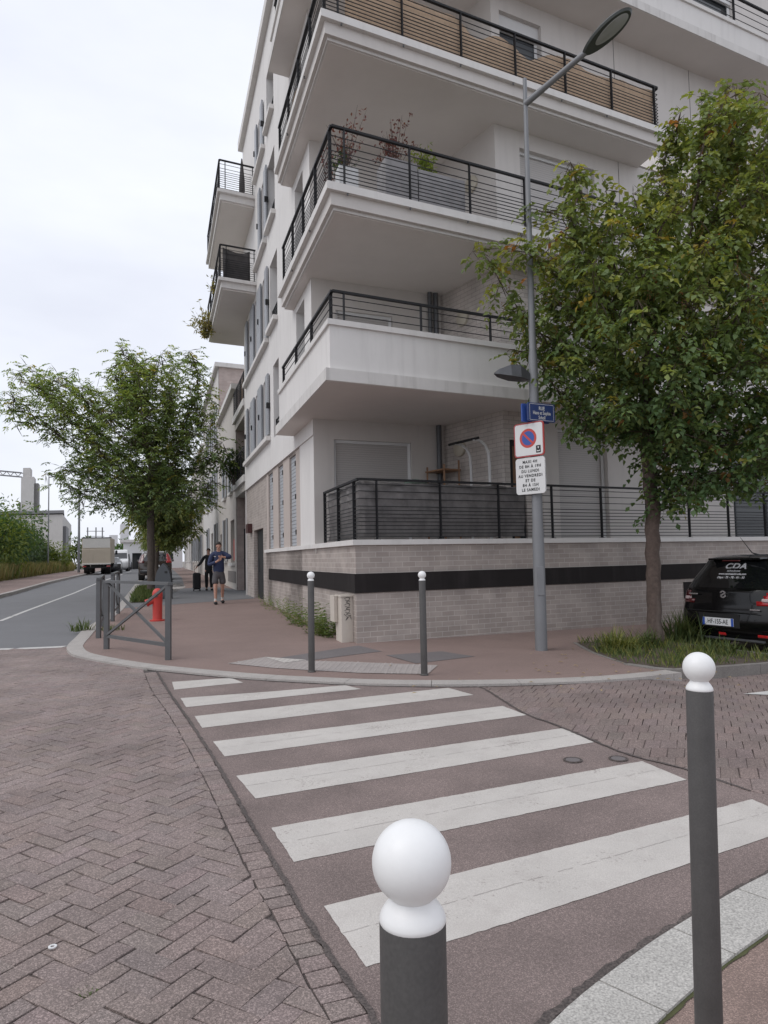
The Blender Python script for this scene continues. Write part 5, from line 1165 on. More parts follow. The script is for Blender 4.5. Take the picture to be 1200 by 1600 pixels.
def person_case():
    b = gpt(326, 922.5)
    o = thing('person', 'person in black clothes pulling a suitcase, half behind the man in shorts', 'person', b, .3)
    P = {'pelvis': ((0, 0, .92), (.13, .10)), 'waist': ((0, 0, 1.06), (.12, .09)), 'chest': ((0, 0, 1.25), (.145, .10)), 'collar': ((0, 0, 1.385), (.08, .07)), 'neck': ((0, 0, 1.45), .05), 'jaw': ((0, -.02, 1.51), (.06, .068)), 'brow': ((0, -.01, 1.595), (.072, .085)), 'top': ((0, 0, 1.645), (.055, .068)), 'nose': ((0, -.11, 1.56), .012),
         'shR': ((.175, 0, 1.345), .06), 'elR': ((.24, .02, 1.10), .044), 'Rwr': ((.22, -.06, .88), .03), 'shL': ((-.175, 0, 1.345), .06), 'elL': ((-.30, .02, 1.12), .044), 'Lwr': ((-.46, .03, .96), .03),
         'hipR': ((.09, 0, .87), .09), 'knR': ((.11, .03, .48), .055), 'anR': ((.12, .10, .09), .036), 'toR': ((.13, -.03, .035), .034), 'hipL': ((-.09, 0, .87), .09), 'knL': ((-.08, -.05, .48), .055), 'anL': ((-.08, -.04, .08), .036), 'toL': ((-.09, -.19, .035), .034)}
    E = chain('pelvis', 'waist', 'chest', 'collar', 'neck', 'jaw', 'brow', 'top')+[('jaw', 'nose')]+chain('collar', 'shR', 'elR', 'Rwr')+chain('collar', 'shL', 'elL', 'Lwr')+chain('pelvis', 'hipR', 'knR', 'anR', 'toR')+chain('pelvis', 'hipL', 'knL', 'anL', 'toL')
    hand(P, E, P['Rwr'][0], 'R', (.1, -.2, -1), (0, -1, 0)); hand(P, E, P['Lwr'][0], 'L', (-.6, 0, -.8), (0, -1, 0))
    skin('body', P, E, M['skin'], o)
    J = {'hem': ((0, 0, .72), (.17, .13)), 'w': ((0, 0, 1.04), (.155, .115)), 'c': ((0, 0, 1.24), (.175, .125)), 'co': ((0, 0, 1.38), (.10, .085)), 'nk': ((0, 0, 1.48), (.064, .068)), 'sR': ((.175, 0, 1.345), .078), 'eR': ((.24, .02, 1.10), .06), 'wR': ((.222, -.05, .91), .046), 'sL': ((-.175, 0, 1.345), .078), 'eL': ((-.30, .02, 1.12), .06), 'wL': ((-.44, .03, .98), .046)}
    skin('coat', J, chain('hem', 'w', 'c', 'co', 'nk')+chain('co', 'sR', 'eR', 'wR')+chain('co', 'sL', 'eL', 'wL'), M['coat_black'], o)
    T = {'wb': ((0, 0, .98), (.14, .11)), 'cr': ((0, 0, .85), (.13, .11)), 'R1': ((.095, .0, .75), .09), 'R2': ((.11, .03, .45), .075), 'R3': ((.12, .09, .10), .06), 'L1': ((-.095, -.01, .75), .09), 'L2': ((-.082, -.05, .45), .075), 'L3': ((-.08, -.04, .10), .06)}
    skin('trousers', T, chain('wb', 'cr', 'R1', 'R2', 'R3')+chain('cr', 'L1', 'L2', 'L3'), M['coat_black'], o)
    for x, y, z in ((.125, .03, .04), (-.085, -.11, .04)): MB().box((x, y, z), (.095, .27, .08), 0, .03).build('shoe', M['shoe'], o, world=False)
    head_parts(o, 1.575, mat('hair_brown', (.05, .03, .02), .7))
person_case()
b = gpt(307.5, 923.5); case = thing('suitcase', 'upright black wheeled suitcase on the footway', 'suitcase', b, .3)
MB().box((0, 0, .40), (.30, .46, .66), 0, .05).build('shell', M['coat_black'], case, world=False)
hd = MB(); [hd.tube([(x, .17, .72), (x*.9, .17, 1.0)], .008, 6) for x in (-.09, .09)]; hd.tube([(-.09, .17, 1.0), (.09, .17, 1.0)], .012, 6); hd.build('handle', M['metal_grey'], case, world=False)
for x in (-.12, .12):
    for y in (-.17, .17): MB().tube([(x-.015, y, .04), (x+.015, y, .04)], .04, 10).build('wheel', M['rubber'], case, world=False)
# ================================================================== TREES AND PLANTS
def leaf_mesh(name, pos, dirs, nrm, ln, wd, col, m_, parent=None, world=True):
    """folded two-triangle leaves; all arguments are arrays over leaves"""
    pos, dirs, nrm = np.asarray(pos, float), np.asarray(dirs, float), np.asarray(nrm, float)
    if parent is not None and world:
        mi = np.array(xf(parent).inverted()); pos = pos @ mi[:3, :3].T+mi[:3, 3]; dirs = dirs @ mi[:3, :3].T; nrm = nrm @ mi[:3, :3].T
    n = len(pos); dirs /= np.linalg.norm(dirs, axis=1)[:, None]+1e-9; s = np.cross(dirs, nrm); s /= np.linalg.norm(s, axis=1)[:, None]+1e-9; u = np.cross(s, dirs)
    ln, wd = np.asarray(ln)[:, None], np.asarray(wd)[:, None]
    v = np.stack([pos, pos+dirs*ln*.45+s*wd*.5+u*wd*.16, pos+dirs*ln-u*ln*.10, pos+dirs*ln*.45-s*wd*.5+u*wd*.16], 1).reshape(-1, 3)
    base = np.arange(n)[:, None]*4; f = np.concatenate([base+[0, 3, 2], base+[0, 2, 1]], 1).reshape(-1, 3)
    me = bpy.data.meshes.new(name); me.vertices.add(len(v)); me.vertices.foreach_set('co', v.ravel().astype(np.float32))
    me.loops.add(f.size); me.loops.foreach_set('vertex_index', f.ravel().astype(np.int32)); me.polygons.add(len(f)); me.polygons.foreach_set('loop_start', (np.arange(len(f))*3).astype(np.int32))
    me.update(calc_edges=True); a = me.color_attributes.new('tint', 'FLOAT_COLOR', 'POINT')
    c = np.repeat(np.concatenate([np.asarray(col, float), np.ones((n, 1))], 1), 4, 0); a.data.foreach_set('color', c.ravel().astype(np.float32))
    me.materials.append(m_); o = bpy.data.objects.new(name, me); COL.objects.link(o); o.parent = parent; return o
def grow(base, fork, blobs, npr, n_att=1500, step=.22, infl=1.6, kill=.42, iters=90):
    """space colonisation inside a union of ellipsoids"""
    att = []; vol = [b[3]*b[4]*b[5]*(b[6] if len(b) > 6 else 1) for b in blobs]; tot = sum(vol)
    for b, v in zip(blobs, vol):
        k = int(n_att*v/tot); r = npr.normal(size=(k, 3)); r /= np.linalg.norm(r, axis=1)[:, None]; r *= npr.random(k)[:, None]**.38
        att.append(r*np.array(b[3:6])+np.array(b[:3]))
    att = np.concatenate(att); base, fork = np.array(base, float), np.array(fork, float)
    n0 = max(2, int(np.linalg.norm(fork-base)/step)); nodes = [base+(fork-base)*k/n0 for k in range(n0+1)]; par = [-1]+list(range(n0)); alive = np.ones(len(att), bool)
    ctr = att.mean(0); top = att[:, 2].max(); k = 0      # leader continues up
    while nodes[-1][2] < fork[2]+(top-fork[2])*.35: nodes.append(nodes[-1]+np.array([npr.normal()*.012, npr.normal()*.012, step])); par.append(len(nodes)-2)
    N_ = np.array(nodes)
    for it in range(iters):
        A_ = att[alive]
        if len(A_) == 0: break
        d = np.linalg.norm(A_[:, None, :]-N_[None], axis=2); i = d.argmin(1); dm = d[np.arange(len(A_)), i]
        ok = dm < (infl if it > 12 else 9.)
        if not ok.any(): break
        new = {}
        for a_, j, o_ in zip(A_, i, ok):
            if o_ and j >= n0-1: v = a_-N_[j]; new.setdefault(j, []).append(v/np.linalg.norm(v))
        if not new: break
        add = []
        for j, vv in new.items():
            v = np.mean(vv, 0)+npr.normal(size=3)*.12+np.array([0, 0, .05]); v /= np.linalg.norm(v)+1e-9; q = N_[j]+v*step
            add.append(q); par.append(int(j))
        N_ = np.concatenate([N_, add]); d2 = np.linalg.norm(att[:, None, :]-np.array(add)[None], axis=2).min(1); alive &= ~(d2 < kill)
    kids = [[] for _ in par]
    for c, p_ in enumerate(par):
        if p_ >= 0: kids[p_].append(c)
    return N_, par, kids, n0
def branch_radii(par, kids, tip, trunk):
    n = len(par); r = np.zeros(n)
    for i in range(n-1, -1, -1): r[i] = tip if not kids[i] else (sum(r[c]**2.3 for c in kids[i]))**(1/2.3)
    k = trunk/max(r[0], 1e-6); return tip+(r-tip)*((trunk-tip)/max(1e-6, r[0]-tip))
def tree(name, label, base, fork, blobs, seed, trunk_r, leaf_fn, n_att=1500, step=.22, bark=None, flare=1.25, group=None, cat='tree', kill=.42, infl=1.6, tip=.006):
    npr = np.random.RandomState(seed); o = thing(name, label, cat, base, 0, group); N_, par, kids, n0 = grow(base, fork, blobs, npr, n_att, step, infl, kill); r = branch_radii(par, kids, tip, trunk_r)
    tr = MB(); br = MB(); done = set(); stack = [0]
    # main chains: follow the thickest child
    while stack:
        s = stack.pop(); ch = [s] if par[s] < 0 else [par[s], s]; c = s
        while kids[c]:
            k = sorted(kids[c], key=lambda q: -r[q]); stack += k[1:]; c = k[0]; ch.append(c)
        pts = [N_[i]+(npr.normal(size=3)*.012 if 0 < i < n0 else 0) for i in ch]; rr = [r[i] for i in ch]
        if par[s] >= 0: rr[0] = rr[1]
        if s == 0:
            rr[0] *= flare; rr[1] *= 1+(flare-1)*.35; pts[0] = np.array(pts[0])-[0, 0, .08]
            tr.tube(pts, rr, 14)
        else: br.tube(pts, rr, 6 if rr[0] > .02 else 4, caps=False)
    t = tr.build('trunk', bark or M['bark'], o, smooth=True); br.build('branches', bark or M['bark'], o, smooth=True)
    leaf_fn(o, N_, par, kids, r, npr); return o
def sprays(N_, par, r, npr, rmax, total, spread, droop, rachis, nl, ln, wd, colf, pair=True):
    """compound sprays of leaflets hung on thin branches"""
    thin = np.where(r < rmax)[0]; pos, dr, nr, L_, W_, C_ = [], [], [], [], [], []
    for i in npr.choice(thin, total):
        if True:
            t_ = npr.random(); p = N_[i]*t_+N_[max(par[i], 0)]*(1-t_)+npr.normal(size=3)*spread*.35; a = npr.random()*6.283; d = np.array([math.cos(a), math.sin(a), npr.normal()*.35-droop*.3]); d /= np.linalg.norm(d); rl = rachis*(.6+.7*npr.random()); col = np.array(colf(p, npr)); q = p.copy(); st = rl/max(1, nl-1)
            tw = p-N_[i]; tl = np.linalg.norm(tw)
            if tl > .03: pos.append(N_[i]); dr.append(tw); nr.append(np.array([.3, .2, 1.])); L_.append(tl); W_.append(.011); C_.append(np.array((.10, .085, .06)))
            pos.append(p); dr.append(d+np.array([0, 0, -droop*.35])); nr.append(np.array([.1, .3, 1.])); L_.append(rl*.9); W_.append(.009); C_.append(np.array((.12, .12, .06)))
            for k in range(nl):
                d = d+np.array([0, 0, -droop/nl]); d /= np.linalg.norm(d); q = q+d*st
                sd_ = np.cross(d, [0, 0, 1.]); sd_ /= np.linalg.norm(sd_)+1e-9
                for s in ((1, -1) if (pair and k < nl-1) else (0,)):
                    dd = d*.55+sd_*s*.8+np.array([0, 0, -.25*droop]) + npr.normal(size=3)*.16
                    pos.append(q); dr.append(dd); nr.append(np.array([0, 0, 1.])+npr.normal(size=3)*.42); f = .75+.5*npr.random(); L_.append(ln*f); W_.append(wd*f); C_.append(col*(.86+.28*npr.random()))
    return pos, dr, nr, L_, W_, C_
def mixcol(*cs):
    tot = sum(c[0] for c in cs)
    def fn(p, npr):
        x = npr.random()*tot
        for w, c in cs:
            x -= w
            if x <= 0: break
        return np.array(c)*(.85+.3*npr.random())
    return fn
# --- the street tree on the right
colR0 = mixcol((5, (.155, .212, .088)), (3, (.195, .245, .092)), (2, (.265, .29, .095)), (1, (.115, .168, .072)), (.3, (.28, .21, .05)), (.1, (.30, .14, .05)))
def colR(p, npr):                # leaf tint darker low in the crown, lighter and yellower with height
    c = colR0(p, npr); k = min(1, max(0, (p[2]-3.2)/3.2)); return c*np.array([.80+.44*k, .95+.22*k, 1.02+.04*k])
def leavesR(o, N_, par, kids, r, npr):
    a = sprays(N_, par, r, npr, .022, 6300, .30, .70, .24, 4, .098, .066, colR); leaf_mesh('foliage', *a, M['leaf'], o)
    thin = np.where((r < .012) & (N_[:, 2] > 4.4))[0]; pos, dr, nr, L_, W_, C_ = [], [], [], [], [], []
    for i in npr.choice(thin, min(len(thin), 210), replace=False):
        p = N_[i]+npr.normal(size=3)*.12; c = np.array((.21, .115, .05))*(.8+.5*npr.random())
        for k in range(13): pos.append(p+np.array([npr.normal()*.022, npr.normal()*.022, -k*.012])); dr.append(np.array([npr.normal()*.7, npr.normal()*.7, -1.])); nr.append(npr.normal(size=3)); L_.append(.032); W_.append(.014); C_.append(c*(.8+.4*npr.random()))
    leaf_mesh('seed_clusters', pos, dr, nr, L_, W_, C_, M['leaf'], o)
tb = gpt(1024, 1006); tz = tb[2]
blobsR = [(4.05, 10.5, 4.9, 1.95, 1.7, 1.9, 1.3), (3.0, 10.4, 6.25, .85, .9, 1.25), (2.6, 10.85, 5.0, .75, .6, 1.0), (5.6, 10.9, 7.0, 1.5, 1.4, 2.05), (5.6, 10.6, 4.2, 1.6, 1.5, 1.6), (4.9, 10.0, 2.85, .95, .8, .62, 1.5), (5.9, 10.2, 2.9, .8, .8, .7, 1.2), (1.5, 10.2, 6.0, .66, .25, .20, 9), (2.1, 10.85, 4.7, .40, .30, .45), (2.55, 10.8, 4.15, .45, .4, .45), (3.3, 10.5, 3.5, .7, .6, .5)]
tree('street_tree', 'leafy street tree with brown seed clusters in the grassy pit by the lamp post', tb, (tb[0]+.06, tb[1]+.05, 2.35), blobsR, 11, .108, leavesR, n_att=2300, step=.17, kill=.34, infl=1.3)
# --- the feathery street tree on the left, and smaller ones farther along
colL0 = mixcol((5, (.165, .235, .105)), (3, (.21, .275, .11)), (2, (.26, .32, .11)), (1, (.125, .185, .085)), (.3, (.28, .24, .06)))
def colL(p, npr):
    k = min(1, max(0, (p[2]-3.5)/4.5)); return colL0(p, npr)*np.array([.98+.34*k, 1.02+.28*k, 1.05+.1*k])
def leavesL(o, N_, par, kids, r, npr):
    a = sprays(N_, par, r, npr, .034, 5000, .70, .40, .30, 5, .135, .055, colL); leaf_mesh('foliage', *a, M['leaf'], o)
lb = gpt(237, 929); X, Y = lb[0], lb[1]
def px_at(px, py, Y_): d = ray(px, py); q = np.array([0, 0, CAM_H])+d*(Y_/d[1]); return q
def blob(px, py, rx, rz, ry, Y_, w=1.): q = px_at(px, py, Y_); k = Y_/F_PX; return (q[0], q[1], q[2], rx*k, ry, rz*k, w)
blobsL = [blob(215, 690, 105, 110, 2.4, Y), blob(240, 595, 80, 62, 1.8, Y, .9), blob(120, 640, 75, 55, 1.7, Y-.5, .8), blob(50, 600, 45, 42, 1.2, Y-1, .7), blob(20, 650, 30, 24, .9, Y-1, .8), blob(235, 768, 84, 38, 2.2, Y, .42), blob(325, 640, 26, 60, 1.0, Y, .8), blob(345, 690, 22, 30, .8, Y-.4, .9), blob(120, 735, 70, 20, 1.4, Y, 1.), blob(150, 785, 42, 26, 1.2, Y, .6), blob(330, 745, 28, 42, 1.0, Y, .7), blob(290, 565, 36, 26, .9, Y, .7)]
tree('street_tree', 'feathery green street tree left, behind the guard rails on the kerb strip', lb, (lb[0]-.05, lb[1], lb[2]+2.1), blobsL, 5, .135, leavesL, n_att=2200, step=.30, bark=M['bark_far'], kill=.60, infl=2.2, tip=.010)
colF = mixcol((4, (.17, .215, .09)), (3, (.14, .19, .08)), (2, (.22, .25, .09)), (.6, (.28, .27, .10)))
def leavesF(o, N_, par, kids, r, npr):
    a = sprays(N_, par, r, npr, .06, 1100, .8, .7, .5, 5, .24, .10, colF); leaf_mesh('foliage', *a, M['leaf'], o)
lb2 = gpt(245, 911); Y2 = lb2[1]
t2 = tree('street_tree', 'slimmer street tree right behind the feathery one, near the parked SUV', lb2, (lb2[0], lb2[1], lb2[2]+2.4), [blob(265, 800, 62, 44, 2.0, Y2), blob(250, 760, 55, 40, 1.8, Y2), blob(290, 828, 30, 22, 1.1, Y2)], 9, .12, leavesF, n_att=700, step=.4, bark=M['bark_far'], kill=.8, infl=3., tip=.014)
k = 0
for yy, sc, lab in ((52, .9, 'third street tree in the row, beyond the SUV'), (66, .95, 'fourth street tree in the row far along the kerb'), (84, 1.0, 'last street tree visible at the far end of the kerb')):
    xk = np.interp(yy, [36.44, 69, 100], [-12.82, -23., -32.9])+1.2; dup(t2, (xk, yy, G(xk, yy)), k*1.7, lab, sc); k += 1
def shrub(label, c, rad, n, seed, col, ln, wd, name='shrub', group=None, stems=9, droop=.5, cat='shrub'):
    npr = np.random.RandomState(seed); o = thing(name, label, cat, c, 0, group); rad = np.array(rad); c = np.array(c, float)
    lob = [(npr.normal(size=3)*rad*np.array([.45, .45, .22])+np.array([0, 0, rad[2]*(.75+.3*npr.random())]), .38+.3*npr.random()) for _ in range(10)]
    st = MB()
    for q, f in lob[:stems]: st.tube([c+np.array([q[0]*.15, q[1]*.15, -.05]), c+q*np.array([.6, .6, .55]), c+q], [.03, .02, .008], 5)
    st.build('stems', M['bark_far'], o)
    pos, dr, nr, L_, W_, C_ = [], [], [], [], [], []
    for i in range(n):
        q, f = lob[npr.randint(len(lob))]; d = npr.normal(size=3); d /= np.linalg.norm(d); p = c+q+d*rad*f*npr.random()**.4
        if p[2] < c[2]+.05: p[2] = c[2]+.05+.4*npr.random()
        dd = d+npr.normal(size=3)*.5+np.array([0, 0, -droop]); pos.append(p); dr.append(dd); nr.append(np.array([0, 0, 1.])+npr.normal(size=3)*.5); s = .7+.6*npr.random(); L_.append(ln*s); W_.append(wd*s); C_.append(col(p, npr))
    leaf_mesh('foliage', pos, dr, nr, L_, W_, C_, M['leaf'], o); return o
# --- overgrown verge across the street
cg = mixcol((4, (.085, .155, .065)), (3, (.11, .19, .07)), (2, (.07, .13, .06)), (1, (.14, .20, .06))); cy = mixcol((3, (.16, .20, .05)), (2, (.11, .16, .05))); cgy = mixcol((3, (.08, .13, .075)), (2, (.10, .145, .08)))
vg = [(0, 33, 2.6, 2.0, 3.0, cg, 'broad leafy bush at the left edge, nearest in the verge'), (0, 39, 2.4, 2.2, 3.4, cg, 'second broad bush along the verge, left of the yellow-topped one'), (-.6, 45, 2.4, 2.4, 3.9, cy, 'tall yellow-green bush peaking above the verge'), (.4, 49, 2.3, 2.4, 3.5, cg, 'dark green bush just right of the yellow-green one'), (0, 55, 2.4, 2.4, 3.3, cgy, 'grey-green drooping bush below the building gable'), (.3, 62, 2.0, 2.2, 2.7, cgy, 'low grey-green bush beyond the gable end'), (.4, 70, 1.8, 2.4, 2.0, cy, 'small yellowish bush before the parked truck')]
for i, (dx, y, rx, ry, rz, cf, lab) in enumerate(vg):
    x = lk(y)-3.3-rx*.9+dx; shrub(lab, (x, y, RD(x, y)+.1), (rx, ry, rz*.92), 3800, 40+i, cf, .30, .12, 'verge_bush', 'bushes on the verge across the street', cat='bush')
npr = np.random.RandomState(3); pos, dr, nr, L_, W_, C_ = [], [], [], [], [], []
for i in range(9000):
    y = 26+54*npr.random()**1.3; x = lk(y)-3.25-1.1*npr.random(); a = npr.random()*6.28; pos.append((x, y, RD(x, y)+.10)); dr.append((math.cos(a)*.22, math.sin(a)*.22, 1)); nr.append((math.cos(a+1.5), math.sin(a+1.5), .2)); L_.append(.5+.75*npr.random()); W_.append(.05+.04*npr.random()); C_.append(np.array([(.29, .25, .12), (.20, .23, .09), (.31, .27, .13)][npr.randint(3)])*(.8+.4*npr.random()))
o = leaf_mesh('dry_grass', pos, dr, nr, L_, W_, C_, M['grass']); o['kind'] = 'stuff'; tag(o, 'tall dry straw-coloured grass along the verge across the street', 'grass')
# --- grass tufts, pit grass and weeds by the wall
def tuft(label, c, n, h, spread, cols, seed, name='grass_tuft', cat='grass tuft', group=None, wd=.011):
    npr = np.random.RandomState(seed); o = thing(name, label, cat, c, 0, group); vs = []; fs = []; cl = []; c = np.array(c, float)
    for i in range(n):
        a = npr.random()*6.283; b = c+np.array([npr.normal()*spread*.35, npr.normal()*spread*.35, -.01]); L0 = h*(.55+.6*npr.random()); out = .25+.75*npr.random(); col = np.array(cols[npr.randint(len(cols))])*(.8+.4*npr.random()); o0 = len(vs)
        dv = np.array([math.cos(a), math.sin(a), 0]); sv = np.array([-math.sin(a), math.cos(a), 0])*wd*(.6+.6*npr.random())
        for k in range(5):
            t = k/4; p = b+dv*L0*out*t**1.5+np.array([0, 0, L0*(1.05*t-.62*out*t*t)]); w_ = (1-t**1.6)*.9+.04; vs += [p-sv*w_, p+sv*w_]; cl += [col*(.75+.35*t)]*2
        for k in range(4): fs.append((o0+2*k, o0+2*k+1, o0+2*k+3, o0+2*k+2))
    mi = np.array(xf(o).inverted()); vs = np.array(vs) @ mi[:3, :3].T+mi[:3, 3]
    me = bpy.data.meshes.new('blades'); me.from_pydata(vs.tolist(), [], fs); me.update(); at = me.color_attributes.new('tint', 'FLOAT_COLOR', 'POINT'); at.data.foreach_set('color', np.concatenate([np.array(cl), np.ones((len(cl), 1))], 1).ravel().astype(np.float32)); me.materials.append(M['grass'])
    ob_ = bpy.data.objects.new('blades', me); COL.objects.link(ob_); ob_.parent = o; return o
yl = [(.21, .22, .055), (.15, .175, .05), (.26, .26, .08), (.11, .15, .04)]; gr_ = [(.085, .125, .04), (.11, .145, .05), (.07, .105, .035), (.15, .165, .06)]
q = gpt(968, 1021); tuft('yellow-green arching ornamental grass at the left of the tree pit', q, 240, .44, .30, yl, 1)
q = gpt(1075, 1003); tuft('big green grass clump right of the trunk, against the black car', q, 420, .62, .42, gr_, 2)
q = gpt(1010, 1012); tuft('small green grass clump directly left of the trunk', q, 110, .42, .25, gr_, 3)
q = gpt(1130, 1022); tuft('low grass clump at the right end of the tree pit', q, 120, .32, .36, gr_, 4)
npr = np.random.RandomState(8); pos, dr, nr, L_, W_, C_ = [], [], [], [], [], []
while len(pos) < 2600:
    x, y = 2.8+2.6*npr.random(), 8.5+2.9*npr.random()
    if (not inside((x, y), pit)) or (math.sin(x*5.1+1)*math.sin(y*4.3)+npr.normal()*.5 < -.15) or math.hypot(x-tb[0], y-tb[1]) < .15: continue
    a = npr.random()*6.28; pos.append((x, y, G(x, y)+.01)); dr.append((math.cos(a)*.5, math.sin(a)*.5, 1)); nr.append((math.cos(a+1.5), math.sin(a+1.5), .2)); L_.append(.04+.16*npr.random()**2); W_.append(.008+.007*npr.random()); C_.append(np.array((gr_+yl)[npr.randint(8)])*(.8+.5*npr.random()))
o = leaf_mesh('pit_grass', pos, dr, nr, L_, W_, C_, M['grass']); o['kind'] = 'stuff'; tag(o, 'short green grass covering the tree pit soil', 'grass')
pos, dr, nr, L_, W_, C_ = [], [], [], [], [], []
while len(pos) < 5000:
    x, y = -10.6+3.7*npr.random(), 21.6+9*npr.random()
    if not inside((x, y), pit2): continue
    a = npr.random()*6.28; pos.append((x, y, G(x, y))); dr.append((math.cos(a)*.5, math.sin(a)*.5, 1)); nr.append((math.cos(a+1.5), math.sin(a+1.5), .2)); L_.append(.10+.22*npr.random()); W_.append(.02+.015*npr.random()); C_.append(np.array(gr_[npr.randint(4)])*(.9+.5*npr.random()))
o = leaf_mesh('strip_grass', pos, dr, nr, L_, W_, C_, M['grass']); o['kind'] = 'stuff'; tag(o, 'grass growing under the feathery tree along the street kerb', 'grass')
wc = [(.10, .145, .045), (.13, .17, .055), (.085, .13, .04)]
for i, (px, py, n, h) in enumerate(((128, 985, 70, .30), (172, 985, 50, .18))):
    q = gpt(px, py); tuft(['weed tuft growing at the kerb beside the guard rail', 'low weed tuft under the second guard rail'][i], q, n, h, .30, wc, 20+i, 'weed_tuft', 'weed')
q = gpt(140, 1545); q[2] = RD(q[0], q[1])+.004; tuft('tiny green moss tuft in a joint of the herringbone paving', q, 60, .018, .045, [(.07, .12, .02), (.10, .15, .03)], 31, 'moss_tuft', 'moss', wd=.003)
def weed(label, a, b, n, h, seed, big):
    p = W(a, b, -1.495); p[2] = G(p[0], p[1]); c = p
    npr = np.random.RandomState(seed); o = thing('wall_weed', label, 'weed', c, 0, 'weeds along the brick wall foot'); pos, dr, nr, L_, W_, C_ = [], [], [], [], [], []
    for i in range(n):
        sx_, sy_ = npr.normal(size=2)*np.array([.12, .20]); hh = h*(.4+.7*npr.random())
        for k in range(9):
            t = k/8; q = c+np.array([sx_+npr.normal()*.02, sy_+npr.normal()*.02, 0])+np.array([sx_*.5*t-.06*t, sy_*.4*t, hh*t]); a_ = npr.random()*6.28
            for _ in range(2 if big else 1): pos.append(q); a_ += 2.2; dr.append((math.cos(a_), math.sin(a_), .35)); nr.append((npr.normal()*.4, npr.normal()*.4, 1)); L_.append((.085 if big else .085)*(1.1-.5*t)); W_.append((.034 if big else .024)); C_.append(np.array([(.085, .135, .045), (.12, .165, .06), (.15, .185, .07)][npr.randint(3)])*(.85+.3*npr.random())*(1.2 if big else 1.5))
    leaf_mesh('foliage', pos, dr, nr, L_, W_, C_, M['leaf'], o)
wl_ = [(1.25, 26, .42, 1, 'bushy green weed against the cable cabinet'), (1.75, 26, .50, 1, 'tall leafy weed, second left of the cable cabinet'), (2.35, 16, .46, 0, 'upright weed, third left of the cable cabinet'), (3.3, 22, .42, 1, 'rounded weed just left of the left distant bollard'), (4.1, 14, .48, 0, 'spiky weed in the middle of the wall foot'), (5.1, 13, .42, 0, 'yellowish spiky weed under the nearest louvre window'), (6.1, 13, .44, 0, 'thin weed under the middle louvre window'), (7.4, 13, .42, 0, 'thin weed under the farthest louvre window'), (8.7, 13, .36, 0, 'small weed last before the dark doorway')]
for i, (a_, n, h, big, lab) in enumerate(wl_): weed(lab, a_, -.16, n, h, 60+i, big)
# --- balcony plants
red = mixcol((3, (.15, .055, .06)), (1, (.19, .08, .07))); lime = mixcol((3, (.27, .33, .06)), (2, (.20, .28, .05))); grn = mixcol((3, (.06, .10, .035)), (1, (.09, .13, .04)))
def spray_plant(label, p, n, h, sp, col, seed, ln=.07, wd=.032, nl=14, name='balcony_plant', bare=.35):
    npr = np.random.RandomState(seed); o = thing(name, label, 'plant', p); p = np.array(p, float); st = MB(); pos, dr, nr, L_, W_, C_ = [], [], [], [], [], []
    for i in range(n):
        d = npr.normal(size=2)*sp; hh = h*(.55+.55*npr.random()); pts = [p+np.array([d[0]*t**1.3+npr.normal()*.01, d[1]*t**1.3, hh*t]) for t in (0, .35, .7, 1)]; st.tube(pts, [.006, .005, .004, .002], 4, False)
        for k in range(nl):
            t = bare+(1-bare)*npr.random(); q = p+np.array([d[0]*t**1.3, d[1]*t**1.3, hh*t])+npr.normal(size=3)*.035; pos.append(q); dr.append(npr.normal(size=3)+[0, 0, -.2]); nr.append(npr.normal(size=3)+[0, 0, .6]); s = .7+.6*npr.random(); L_.append(ln*s); W_.append(wd*s); C_.append(col(q, npr))
    st.build('stems', M['bark_far'], o); leaf_mesh('foliage', pos, dr, nr, L_, W_, C_, M['leaf'], o); return o
spray_plant('dark red-leaved shrub in the square planter on the second floor', W(.6, 1.05, 6.68), 18, 1.05, .22, red, 1, .065, .034, 20)
spray_plant('lime green conifer-like plant in the long second floor planter', W(.6, 1.72, 6.60), 26, .72, .11, lime, 2, .07, .03, 50, bare=.05)
spray_plant('small wispy green plant at the right end of the long planter', W(.6, 2.1, 6.60), 10, .38, .12, grn, 3, .05, .015, 12)
spray_plant('red and green shrub in the white corner planter on the second floor', W(.32, .05, 6.42), 15, .92, .24, red, 4, .065, .034, 14)
spray_plant('thin reddish plant on the street side of the second floor balcony', W(1.1, -.05, 6.0), 10, 1.35, .18, red, 6, .08, .04, 9)
spray_plant('green leafy plant low in the second floor balcony corner', W(.45, -.05, 6.4), 12, .45, .12, grn, 5, .06, .03, 14, bare=.1)
yel = mixcol((3, (.30, .25, .10)), (2, (.22, .22, .09)))
spray_plant('straw yellow plant trailing over the lower small far balcony', W(15.2, -1.35, 8.0), 40, 1.1, .38, yel, 7, .16, .05, 14, bare=.1)
spray_plant('yellow-green plant inside the lower small far balcony corner', W(13.4, -1.05, 8.65), 22, 1.0, .2, yel, 8, .12, .05, 12, bare=.15)
# ================================================================== REST OF THE STREET
M['house_beige'] = mat('house_beige', (.50, .465, .43), .85, var=.04, dirt=.15, dirtcol=(.3, .27, .25)); M['house_pale'] = mat('house_pale', (.60, .575, .55), .85, var=.04, dirt=.12, dirtcol=(.35, .32, .3)); M['far_pale'] = mat('far_pale', (.58, .58, .60), .9, var=.05)
M['brick_far'] = brick_mat('brick_far', (.42, .34, .315), (.48, .40, .37), (.45, .40, .37))
